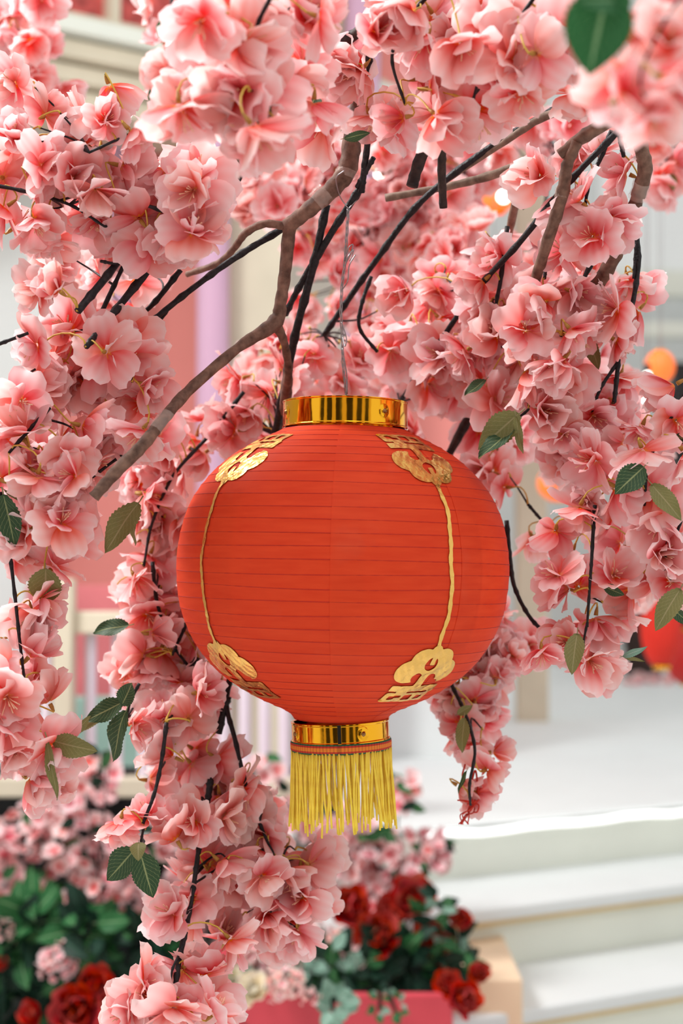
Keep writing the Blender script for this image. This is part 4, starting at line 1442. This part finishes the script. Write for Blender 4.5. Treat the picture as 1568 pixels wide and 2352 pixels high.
spray('pink garland tip hanging below the lantern on the right, tied with red thread',
      [([(1020, 1540, 1.4), (1045, 1590, 1.38), (1070, 1645, 1.36), (1090, 1722, 1.34), (1078, 1800, 1.33), (1080, 1850, 1.33)], 5, 3)],
      [(1110, 1500, 50, 40, 1.42, 0.02, 2.6), (1050, 1600, 60, 40, 1.4, 0.03, 2.6), (1130, 1570, 40, 40, 1.4, 0.02, 2.6), (1010, 1600, 40, 25, 1.42, 0.02, 2.0), (1060, 1680, 40, 30, 1.37, 0.02, 2.6), (1130, 1730, 30, 40, 1.35, 0.02, 2.6), (1090, 1810, 45, 22, 1.34, 0.015, 2.6), (1170, 1440, 30, 40, 1.43, 0.02, 1.8), (1150, 1530, 45, 45, 1.42, 0.02, 2.2), (1000, 1600, 45, 25, 1.43, 0.02, 2.0), (1040, 1690, 35, 30, 1.38, 0.02, 2.2), (1110, 1640, 40, 40, 1.4, 0.02, 2.0), (1180, 1490, 40, 40, 1.43, 0.02, 1.8)],
      [((1066, 1648), (1058, 1730), 1.33, 0.4, 'leaf_olive', 0.4), ((1050, 1640), (1085, 1620), 1.36, 0.5, 'leaf_olive', 0.3), ((1072, 1770), (1050, 1822), 1.32, 0.25, LF, 0.8)], dm=0.048)

# ---- further back in the tree
bk = 'silk blossom sprays deeper in the tree'


def back(label, stem, blobs, leaves=()):
    spray(label, [(stem, 5, 3)], blobs, leaves, detail=False, dm=0.056, group=bk)


back('blurred salmon blossoms behind the forked branch, upper middle', [(760, 300, 1.8), (700, 420, 1.8), (640, 480, 1.8)],
     [(660, 400, 90, 90, 1.75, 0.1, 1.7), (740, 440, 80, 110, 1.8, 0.1, 1.7), (620, 470, 70, 40, 1.75, 0.08, 1.4), (700, 560, 60, 50, 1.8, 0.08, 1.3)])
back('blurred salmon blossoms behind the hanging wire', [(900, 380, 1.85), (850, 520, 1.85), (800, 640, 1.85)],
     [(850, 400, 80, 80, 1.85, 0.1, 1.7), (890, 520, 80, 80, 1.85, 0.1, 1.7), (770, 570, 70, 60, 1.8, 0.1, 1.2), (730, 690, 60, 60, 1.75, 0.1, 1.5), (820, 690, 50, 40, 1.85, 0.1, 0.9), (880, 640, 60, 50, 1.8, 0.1, 1.4)])
back('blurred salmon blossoms behind the straight stick', [(1100, 300, 1.9), (1060, 420, 1.9), (1040, 540, 1.9)],
     [(960, 350, 90, 80, 1.9, 0.1, 1.6), (1080, 340, 100, 80, 1.9, 0.1, 1.7), (980, 480, 80, 70, 1.85, 0.1, 1.6), (1060, 540, 80, 60, 1.8, 0.1, 1.6), (980, 590, 80, 50, 1.75, 0.1, 1.5), (1060, 460, 60, 50, 1.9, 0.1, 1.2)])
back('blurred coral blossoms behind the right branches', [(1300, 260, 1.8), (1260, 420, 1.8), (1240, 560, 1.8)],
     [(1200, 300, 100, 50, 1.8, 0.1, 1.5), (1300, 300, 90, 60, 1.75, 0.1, 1.5), (1270, 560, 70, 60, 1.75, 0.1, 1.5), (1320, 620, 70, 60, 1.7, 0.1, 1.5), (1200, 600, 60, 60, 1.75, 0.1, 1.4), (1400, 640, 40, 40, 1.6, 0.06, 1.0), (1400, 260, 60, 40, 1.8, 0.1, 1.3)])
back('blurred peach blossoms in the upper right corner under the near leaf', [(1600, 280, 1.75), (1540, 350, 1.75), (1510, 400, 1.75)],
     [(1530, 350, 60, 70, 1.75, 0.08, 1.8), (1560, 420, 40, 35, 1.75, 0.08, 1.4)], [((1545, 400), (1520, 462), 1.7, 0.5, 'leaf_olive', 0.3)])
back('blurred pale blossoms in the top left corner', [(60, -40, 1.75), (75, 60, 1.75), (60, 180, 1.75)],
     [(60, 40, 80, 80, 1.7, 0.08, 1.8), (70, 140, 70, 70, 1.7, 0.08, 1.7), (30, 220, 60, 60, 1.6, 0.08, 1.4), (120, 180, 30, 40, 1.7, 0.05, 1.0)])
back('blurred pale blossoms beside the cornice, left of the near coral spray', [(400, -40, 1.7), (385, 80, 1.7), (370, 200, 1.7)],
     [(380, 40, 60, 60, 1.65, 0.08, 1.7), (375, 150, 50, 60, 1.65, 0.08, 1.6), (400, 240, 45, 50, 1.6, 0.08, 1.4), (330, 15, 40, 25, 1.7, 0.05, 1.2)],
     [((375, 45), (365, 88), 1.55, 0.5, 'leaf_bright', 0.2), ((345, 205), (348, 238), 1.45, 0.4, LF, 0.2)])
back('blurred pink blossoms low between the left stems and the lantern', [(330, 560, 1.65), (310, 640, 1.65), (300, 720, 1.65)],
     [(300, 600, 60, 60, 1.6, 0.08, 1.4), (330, 680, 50, 40, 1.6, 0.06, 1.0), (140, 560, 90, 40, 1.65, 0.08, 1.2), (230, 720, 50, 40, 1.5, 0.06, 1.2)])
back('blurred pink blossoms behind the gold ring of the lantern', [(700, 760, 1.75), (780, 840, 1.75), (860, 900, 1.75)],
     [(620, 910, 90, 60, 1.7, 0.08, 1.5), (760, 900, 100, 40, 1.75, 0.08, 1.6), (900, 860, 80, 60, 1.7, 0.08, 1.5), (660, 800, 70, 50, 1.75, 0.08, 1.4), (1000, 1000, 60, 30, 1.6, 0.05, 1.3), (900, 720, 80, 60, 1.7, 0.08, 1.4)])
back('blurred pink blossoms behind the right shoulder of the lantern', [(1200, 600, 1.7), (1180, 760, 1.7), (1160, 900, 1.7)],
     [(1200, 820, 100, 90, 1.65, 0.08, 1.5), (1340, 880, 90, 60, 1.65, 0.08, 1.4), (1060, 880, 90, 70, 1.65, 0.08, 1.5), (1160, 1000, 60, 40, 1.6, 0.06, 1.3), (1060, 640, 90, 70, 1.65, 0.08, 1.5), (1250, 720, 100, 70, 1.65, 0.08, 1.5)])
back('blurred pink blossoms behind the garlands at the right edge', [(1560, 880, 1.9), (1500, 1020, 1.9), (1450, 1160, 1.9)],
     [(1440, 930, 60, 40, 1.8, 0.08, 1.3), (1480, 1080, 90, 70, 1.8, 0.1, 1.3), (1300, 1100, 50, 60, 1.9, 0.08, 1.2), (1420, 1210, 90, 60, 1.8, 0.1, 1.3), (1530, 1160, 50, 60, 1.8, 0.1, 1.3), (1440, 1320, 50, 60, 1.9, 0.08, 1.2)])
back('blurred pink blossoms behind the lower left garland', [(420, 1250, 1.65), (400, 1400, 1.65), (420, 1600, 1.65)],
     [(330, 1330, 60, 60, 1.6, 0.06, 1.3), (380, 1530, 80, 70, 1.6, 0.06, 1.4), (420, 1660, 80, 70, 1.6, 0.06, 1.4), (340, 1610, 50, 60, 1.6, 0.06, 1.3), (460, 1760, 70, 60, 1.6, 0.06, 1.3)])

# red thread tied to the lowest right tip
tk = empty('red_thread_tangle', P(1080, 1850, 1.33), 'tangle of red thread hanging from the right garland tip', 'thread')
for k in range(9):
    x0, y0 = 1092 + random.uniform(-8, 8), 1852 + random.uniform(-8, 6)
    if k < 6:
        pts = [(x0, y0 - 10), (x0 - random.uniform(5, 20), y0 + 10), (1070 + random.uniform(-14, 8), 1872), (1052 + k * 4 + random.uniform(-6, 6), 1893)]
    else:
        pts = [(1050 + 8 * (k - 6), 1838), (1075, 1840 + 3 * (k - 6)), (1098, 1848), (1096, 1864), (1088, 1866)]
    c, r = catmull([P(x, y, 1.33 + random.uniform(-0.006, 0.006)) - tk.location for x, y in pts], [0.0007] * len(pts), 6)
    v, f, u = tube(c, r, 4)
    obj('strand', mesh('strand', v, f, 'red_thread'), tk)
c, r = catmull([P(x, y, 1.335) - tk.location for x, y in [(1068, 1755), (1062, 1785), (1080, 1800), (1092, 1770), (1100, 1850)]], [0.0009] * 5, 6)
v, f, u = tube(c, r, 4)
obj('strand', mesh('strand', v, f, 'red_thread'), tk)

# ------------------------------------------------------------------ flower beds behind
def rose_petals(seed, mat):
    rnd = random.Random(seed)
    out = []
    for k in range(4):
        v, f, u = petal_grid(1.0, rnd.uniform(1.15, 1.4), rnd.uniform(0.3, 0.55), rnd.uniform(0.4, 0.7), 0.08, seed + k, 5, 5)
        out.append(mesh('petal', v, f, mat, u))
    return out


RP = {'petal_red': rose_petals(100, 'petal_red'), 'petal_yellow': rose_petals(200, 'petal_yellow')}
stem_me = {}


def small_stem(parent, h, mat='leaf_dark', r=0.0025):
    over = (parent.location - EYE).dot(FW) < 2.36        # hangs over the planter rim: its stem leads back into the soil
    end = Vector((0, 0.18, 0.0)) if over else Vector((0, 0.01, -h))
    v, f, u = tube([end, end * 0.5 + Vector((0, 0, 0.004)), Vector((0, 0, 0))], [r] * 3, 5)
    return obj('stem', mesh('stem', v, f, mat, u), parent)


def rose(x, y, D, dpx, label, look=(0, -1, 0.5), mat='petal_red', group='red silk roses'):
    c = P(x, y, D)
    e = empty('silk_rose', c, label, 'flower', group)
    s = dpx / 2 / F * D
    n = (Vector(look) + Vector((random.uniform(-.3, .3), 0, random.uniform(-.3, .3)))).normalized()
    q = n.to_track_quat('Z', 'Y').to_matrix().to_4x4()
    idx = 0
    for (cnt, tilt, sc_, z) in ((5, 22, 0.98, -0.25), (5, 42, 0.9, -0.2), (4, 60, 0.75, -0.1), (3, 76, 0.6, 0.0)):
        for k in range(cnt):
            m = q @ place_petal(k * 2 * PI / cnt + idx * 0.9 + random.uniform(-0.2, 0.2), math.radians(tilt + random.uniform(-8, 8)), random.uniform(-0.3, 0.3), sc_, z, 0.06)
            obj('petal', random.choice(RP[mat]), e, Matrix.Scale(s, 4) @ m)
        idx += 1
    small_stem(e, 0.16)
    return e


def floret_mesh(seed, mat):
    rnd = random.Random(seed)
    V, Fc, U = [], [], []
    for k in range(5):
        v, f, u = petal_grid(1.0, 1.05, rnd.uniform(0, 0.3), rnd.uniform(-0.2, 0.4), 0.1, seed * 7 + k, 3, 3)
        m = place_petal(k * 2 * PI / 5, math.radians(rnd.uniform(5, 40)))
        o = len(V)
        V += [m @ Vector(q) for q in v]
        Fc += [tuple(i + o for i in q) for q in f]
        U += u
    return mesh('floret', V, Fc, mat, U)


FLO = {m: [floret_mesh(300 + k, m) for k in range(4)] for m in ('petal_far', 'petal_cream', 'petal_yellow')}


def flo(e, local, s, mat, n):
    q = n.to_track_quat('Z', 'Y').to_matrix().to_4x4() @ Matrix.Rotation(random.uniform(0, 6), 4, 'Z')
    obj('floret', random.choice(FLO[mat]), e, Matrix.Translation(local) @ q @ Matrix.Scale(s, 4))


def hydrangea(x, y, D, dpx, label, mat='petal_cream', n=46, group='silk hydrangea heads', dens=0.26):
    e = empty('hydrangea', P(x, y, D), label, 'flower', group)
    R = dpx / 2 / F * D
    for k in range(n):
        z = 1 - 1.7 * (k + 0.5) / n
        a = k * 2.39996
        d_ = Vector((math.sqrt(1 - z * z) * math.cos(a), math.sqrt(1 - z * z) * math.sin(a), z))
        flo(e, d_ * R * random.uniform(0.68, 1.06), R * dens * random.uniform(0.85, 1.2), mat, (d_ + Vector((random.gauss(0, .2), random.gauss(0, .2), random.gauss(0, .2)))).normalized())
    small_stem(e, R + 0.12, r=0.004)
    return e


def shrub(label, spots, D, dD, fpx, mat='petal_far', base=None, leaves=6, stems=7):
    """small-flowered blossom bush: spots = [(cx, cy, rx, ry, n)]"""
    bx0, by0 = base
    e = empty('blossom_shrub', P(bx0, by0, D), label, 'shrub', 'small-flowered blossom shrubs')
    o = e.location
    for (cx, cy, rx, ry, n) in spots:
        for k in range(n):
            t, r_ = random.uniform(0, 2 * PI), math.sqrt(random.random())
            p = P(cx + rx * r_ * math.cos(t), cy + ry * r_ * math.sin(t), D + random.uniform(-dD, dD))
            n_ = (Vector((random.gauss(0, .7), random.gauss(0, .5) - 0.6, random.gauss(0, .6) + 0.5))).normalized()
            flo(e, p - o, fpx / 2 / F * D * random.uniform(0.8, 1.25), mat, n_)
        for k in range(max(1, stems // len(spots))):
            tp = P(cx + random.uniform(-.7, .7) * rx, cy - random.uniform(-0.2, .8) * ry, D + random.uniform(-dD, dD)) - o
            v, f, u = tube([Vector((random.uniform(-.04, .04), random.uniform(-.03, .03), 0)), tp * 0.5 + Vector((random.uniform(-.02, .02), 0, 0)), tp], [0.004, 0.003, 0.0015], 5)
            obj('stem', mesh('stem', v, f, 'bark_dark', u), e)
        for k in range(leaves):
            b_ = P(cx + random.uniform(-1, 1) * rx, cy + random.uniform(-1, 1) * ry, D + random.uniform(-dD, dD))
            leaf_at(e, b_, b_ + Vector((random.uniform(-1, 1), random.uniform(-1, 0.2), random.uniform(-.6, 1))).normalized() * 0.04, 0.5, random.choice(['leaf_bright', 'leaf_dark']), random.uniform(-.5, .5), o, random.randint(0, 2))
    return e


def leafy(label, spots, D, dD, lpx, mats, base, name='leafy_plant', cat='plant', wr=0.6):
    e = empty(name, P(base[0], base[1], D), label, cat, 'leafy filler plants')
    o = e.location
    for (cx, cy, rx, ry, n) in spots:
        hub = P(cx, cy + ry * 0.6, D + dD * 0.5)
        v, f, u = tube([Vector((0, 0, 0)), (hub - o) * 0.5 + Vector((0, 0.02, 0)), hub - o], [0.005, 0.004, 0.003], 5)
        obj('stem', mesh('stem', v, f, 'leaf_dark', u), e)
        for k in range(n):
            t, r_ = random.uniform(0, 2 * PI), math.sqrt(random.random())
            b_ = P(cx + rx * r_ * math.cos(t), cy + ry * r_ * math.sin(t), D + random.uniform(-dD, dD))
            dr = Vector((math.cos(t) * 0.8 + random.gauss(0, .4), random.gauss(-0.4, .4), -math.sin(t) * 0.6 + random.gauss(0.1, .4))).normalized()
            leaf_at(e, b_, b_ + dr * (lpx / F * D * random.uniform(0.7, 1.3)), wr, random.choice(mats), random.uniform(-.7, .7), o, random.randint(0, 2))
    return e


shrub('pale pink flowering shrub at the left edge under the railing', [(60, 1950, 110, 90, 62), (30, 2050, 80, 60, 30), (120, 1870, 70, 50, 26)], 2.75, 0.07, 44, base=(60, 2250))
shrub('pink flowering shrub between the railing and the dark green leaves', [(220, 1960, 100, 80, 52), (270, 2060, 120, 50, 44), (170, 1800, 60, 45, 22), (230, 1790, 40, 60, 18)], 2.7, 0.07, 44, base=(220, 2250))
shrub('coral pink flowering shrub behind the lowest garland', [(400, 2080, 90, 60, 40), (340, 1960, 90, 70, 36), (450, 2150, 70, 30, 18), (250, 2110, 60, 30, 16)], 2.85, 0.06, 42, base=(380, 2300))
shrub('tall pale pink flowering shrub between the fringe and the white stair', [(840, 1950, 80, 60, 44), (950, 1960, 70, 60, 40), (900, 2040, 90, 50, 38), (800, 1890, 60, 50, 22), (930, 1820, 26, 40, 12), (1000, 1950, 26, 50, 12)], 2.75, 0.06, 40, base=(880, 2280))
shrub('pink flowering shrub just behind the yellow fringe', [(700, 1870, 80, 60, 30), (780, 1980, 60, 80, 30), (600, 1780, 60, 40, 14)], 2.9, 0.06, 40, base=(740, 2280))

hydrangea(130, 2210, 2.5, 92, 'dusty pink hydrangea head standing among the dark leaves', 'petal_far', 40)
hydrangea(592, 2185, 2.5, 120, 'pale pink hydrangea head half behind the lowest garland', 'petal_cream', 46)
hydrangea(650, 2200, 2.46, 125, 'blush hydrangea head at the middle of the planter', 'petal_cream', 50)
hydrangea(690, 2160, 2.55, 110, 'white-pink hydrangea head left of the red roses', 'petal_cream', 44)
hydrangea(655, 2262, 2.32, 90, 'lowest pink hydrangea head on the planter rim', 'petal_cream', 36)
hydrangea(770, 2165, 2.5, 75, 'small blush hydrangea next to the red roses', 'petal_cream', 26)
hydrangea(815, 2200, 2.45, 58, 'tiny pale pink hydrangea below the red roses', 'petal_cream', 20)
hydrangea(710, 2290, 2.3, 46, 'single pink hydrangea sprig over the planter front', 'petal_cream', 14)
hydrangea(545, 2130, 2.6, 90, 'ivory hydrangea head behind the bottom garland', 'petal_cream', 30)
hydrangea(10, 2140, 2.55, 60, 'pale hydrangea cut by the left edge', 'petal_cream', 22)
rose(580, 2275, 2.3, 95, 'cream yellow rose at the left end of the planter', mat='petal_yellow', group='cream roses')
rose(530, 2250, 2.45, 70, 'small cream rose behind the bottom garland', mat='petal_yellow', group='cream roses')

rose(950, 2065, 2.6, 120, 'large red rose at the top of the bouquet')
rose(800, 2085, 2.6, 120, 'dark red rose behind the bouquet, left of the largest', )
rose(900, 2100, 2.6, 105, 'red rose under the topmost rose of the bouquet')
rose(865, 2150, 2.5, 128, 'wide open red rose in the middle of the bouquet')
rose(985, 2150, 2.52, 96, 'red rose bud leaning right in the bouquet')
rose(1010, 2180, 2.5, 84, 'red rose just below the leaning bud')
rose(1055, 2110, 2.5, 62, 'single small red rose standing off to the right on its own stem')
rose(1030, 2262, 2.32, 80, 'dark red rose hanging over the planter corner')
rose(1062, 2295, 2.29, 96, 'lowest red rose in front of the kraft box')
rose(1100, 2238, 2.32, 66, 'outermost red rose of the cluster over the kraft box')
rose(180, 2320, 2.42, 150, 'biggest red rose, low on the left among dark leaves')
rose(215, 2265, 2.44, 110, 'red rose leaning up behind the biggest one')
rose(75, 2330, 2.42, 74, 'ragged red rose at the bottom left')
rose(5, 2215, 2.5, 40, 'red bud cut by the left edge')

leafy('dark green leafy plant filling the bottom left corner', [(60, 2300, 110, 80, 46), (60, 2180, 90, 60, 34), (180, 2150, 90, 50, 30)], 2.6, 0.06, 70, ['leaf_dark', 'leaf_dark', 'leaf_dark', 'leaf_bright'], (80, 2440))
leafy('bright green leaves above the dusty pink hydrangea', [(95, 2120, 90, 40, 26), (210, 2140, 60, 30, 14), (20, 2170, 30, 30, 5)], 2.55, 0.04, 74, ['leaf_bright', 'leaf_bright', 'leaf_dark'], (100, 2440))
leafy('dark green foliage plant behind the lowest garland', [(320, 2180, 90, 70, 40), (290, 2290, 80, 60, 34), (360, 2240, 60, 60, 20)], 2.62, 0.06, 64, ['leaf_dark', 'leaf_dark', 'leaf_dark', 'leaf_bright'], (320, 2440))
leafy('green filler leaves under the pale hydrangeas', [(560, 2290, 60, 30, 14), (760, 2230, 70, 50, 34), (690, 2280, 60, 20, 14)], 2.42, 0.05, 52, ['leaf_dark', 'leaf_bright', 'leaf_grey'], (700, 2320))
leafy('dark green leaves under the red roses', [(920, 2200, 90, 50, 44), (840, 2240, 70, 25, 24), (990, 2225, 40, 30, 14)], 2.5, 0.05, 56, ['leaf_dark', 'leaf_dark', 'leaf_bright'], (920, 2320))
leafy('loose leaf sprig with grey-green leaves at the right of the bouquet', [(1060, 2170, 30, 30, 9), (1030, 2215, 40, 20, 9), (1000, 2090, 25, 50, 9)], 2.5, 0.04, 54, ['leaf_grey', 'leaf_bright', 'leaf_dark'], (1000, 2320))
leafy('grey-green eucalyptus sprig hanging over the planter front', [(765, 2320, 26, 30, 14), (770, 2290, 20, 18, 6)], 2.3, 0.03, 34, ['leaf_grey'], (760, 2270), wr=0.8)
leafy('thin trailing sprig hanging down the planter front', [(870, 2300, 12, 36, 10), (910, 2310, 12, 26, 8)], 2.32, 0.02, 24, ['leaf_bright', 'leaf_grey'], (880, 2260), wr=0.7)

# ------------------------------------------------------------------ far things on the right


def far_lantern(x, y, D, rx, ry, mat, label, name='far_lantern'):
    c = P(x, y, D)
    e = empty(name, c, label, 'lantern', 'far lanterns in the hall')
    R, H = rx / F * D, ry / F * D
    V, Fc = [], []
    seg, rows = 48, 12
    for j in range(rows + 1):
        t = -0.93 + 1.86 * j / rows
        r = R * math.sqrt(1 - t * t * 0.85)
        for k in range(seg):
            a = 2 * PI * k / seg
            rr = r * (1 + (0.025 if k % 2 else -0.025))
            V.append((rr * math.cos(a), rr * math.sin(a), H * t))
    for j in range(rows):
        for k in range(seg):
            q, q2 = j * seg + k, j * seg + (k + 1) % seg
            Fc.append((q, q2, q2 + seg, q + seg))
    obj('shade', mesh('shade', V, Fc, mat, smooth=False), e)
    if y < 1200:
        v, f, u = tube([Vector((0, 0, H)), Vector((0, 0, H + 0.4)), Vector((0, 0, H + 1.5))], [0.0007] * 3, 5)
        obj('cord', mesh('cord', v, f, 'wire'), e)
    for s in (-1, 1):
        v, f, u = lathe([(R * 0.42, 0), (R * 0.44, 0), (R * 0.44, H * 0.12), (R * 0.40, H * 0.12), (R * 0.42, 0)], 24, 'gold')
        o = obj('ring', mesh('ring', v, f, 'gold'), e)
        o.location = (0, 0, s * H * 0.93 - (H * 0.12 if s < 0 else 0))
    return e


M['far_red'] = plain('red_cloth', srgb(206, 44, 30), 0.6, var=0.12, scale=12)
M['far_darkred'] = plain('dark_red_cloth', srgb(168, 30, 26), 0.6, var=0.12, scale=12)
far_lantern(1518, 1440, 3.3, 46, 92, 'far_red', 'tall pleated red lantern standing blurred at the right edge')
far_lantern(1590, 1510, 3.5, 62, 62, 'far_darkred', 'dark red lantern cut off by the right edge')
far_lantern(1515, 842, 3.0, 34, 36, 'orange_glow', 'orange lit lantern glowing at the right edge')
far_lantern(1488, 884, 3.1, 26, 22, 'yellow_glow', 'small yellow lit lantern under the orange one')
far_lantern(1140, 440, 2.6, 44, 48, 'orange_glow', 'orange lit lantern glowing through the upper blossoms')
far_lantern(1285, 1110, 3.4, 50, 40, 'orange_glow', 'orange lit lantern blurred beside the ivory pillar')
trunk = empty('potted_tree', PZ(1480, 1562, Zt), 'dark crooked tree trunk blurred at the right, on the white platform', 'tree')
tb = trunk.location
TD = (tb - EYE).dot(FW)
runs = [([(1478, 1562), (1470, 1500), (1455, 1440), (1430, 1390), (1420, 1330)], [46, 36, 30, 28, 26]), ([(1455, 1440), (1490, 1380), (1520, 1300)], [24, 18, 14])]
for k, (pts, rad) in enumerate(runs):
    c, r = catmull([P(x, y, TD) - tb for x, y in pts], [q / F * TD for q in rad], 6)
    v, f, u = tube(c, r, 9, True, 0.05)
    obj('trunk' if k == 0 else 'limb', mesh('trunk', v, f, 'bark_dark', u), trunk)
shrub('low pink flowers round the foot of the far tree', [(1500, 1575, 70, 16, 26)], TD - 0.2, 0.1, 40, base=(1500, 1590), leaves=2)

bm_ = bmesh.new()
bmesh.ops.create_icosphere(bm_, subdivisions=2, radius=1.0)
bulb_me = bpy.data.meshes.new('bulb')
bm_.to_mesh(bulb_me)
bm_.free()
bulb_me.materials.append(M['bulb'])
for (x, y, D, r, lab) in [(1156, 452, 2.5, 15, 'bright round bulb in front of the upper orange lantern'), (1133, 722, 2.4, 11, 'bright bulb shining between the blossoms right of the wire'),
                          (1476, 924, 3.0, 13, 'left one of two bright bulbs under the yellow lantern'), (1518, 918, 3.0, 11, 'right one of two bright bulbs under the yellow lantern'),
                          (1486, 862, 2.9, 8, 'small bulb between the orange and the yellow lantern'), (870, 400, 2.4, 10, 'bulb glinting behind the wire knot')]:
    e = empty('light_bulb', P(x, y, D), lab, 'bulb', 'string light bulbs')
    obj('glass_globe', bulb_me, e, Matrix.Scale(r / F * D, 4))
    v, f, u = lathe([(0.005, 0.0), (0.006, 0.004), (0.006, 0.016), (0.0, 0.018)], 10, 'rivet')
    o = obj('socket', mesh('socket', v, f, 'dark'), e)
    o.location = (0, 0, r / F * D * 0.9)
    v, f, u = tube([Vector((0, 0, 0.02)), Vector((0.01, 0, 0.6)), Vector((0, 0, 1.6))], [0.0006] * 3, 5)
    obj('cord', mesh('cord', v, f, 'wire'), e)
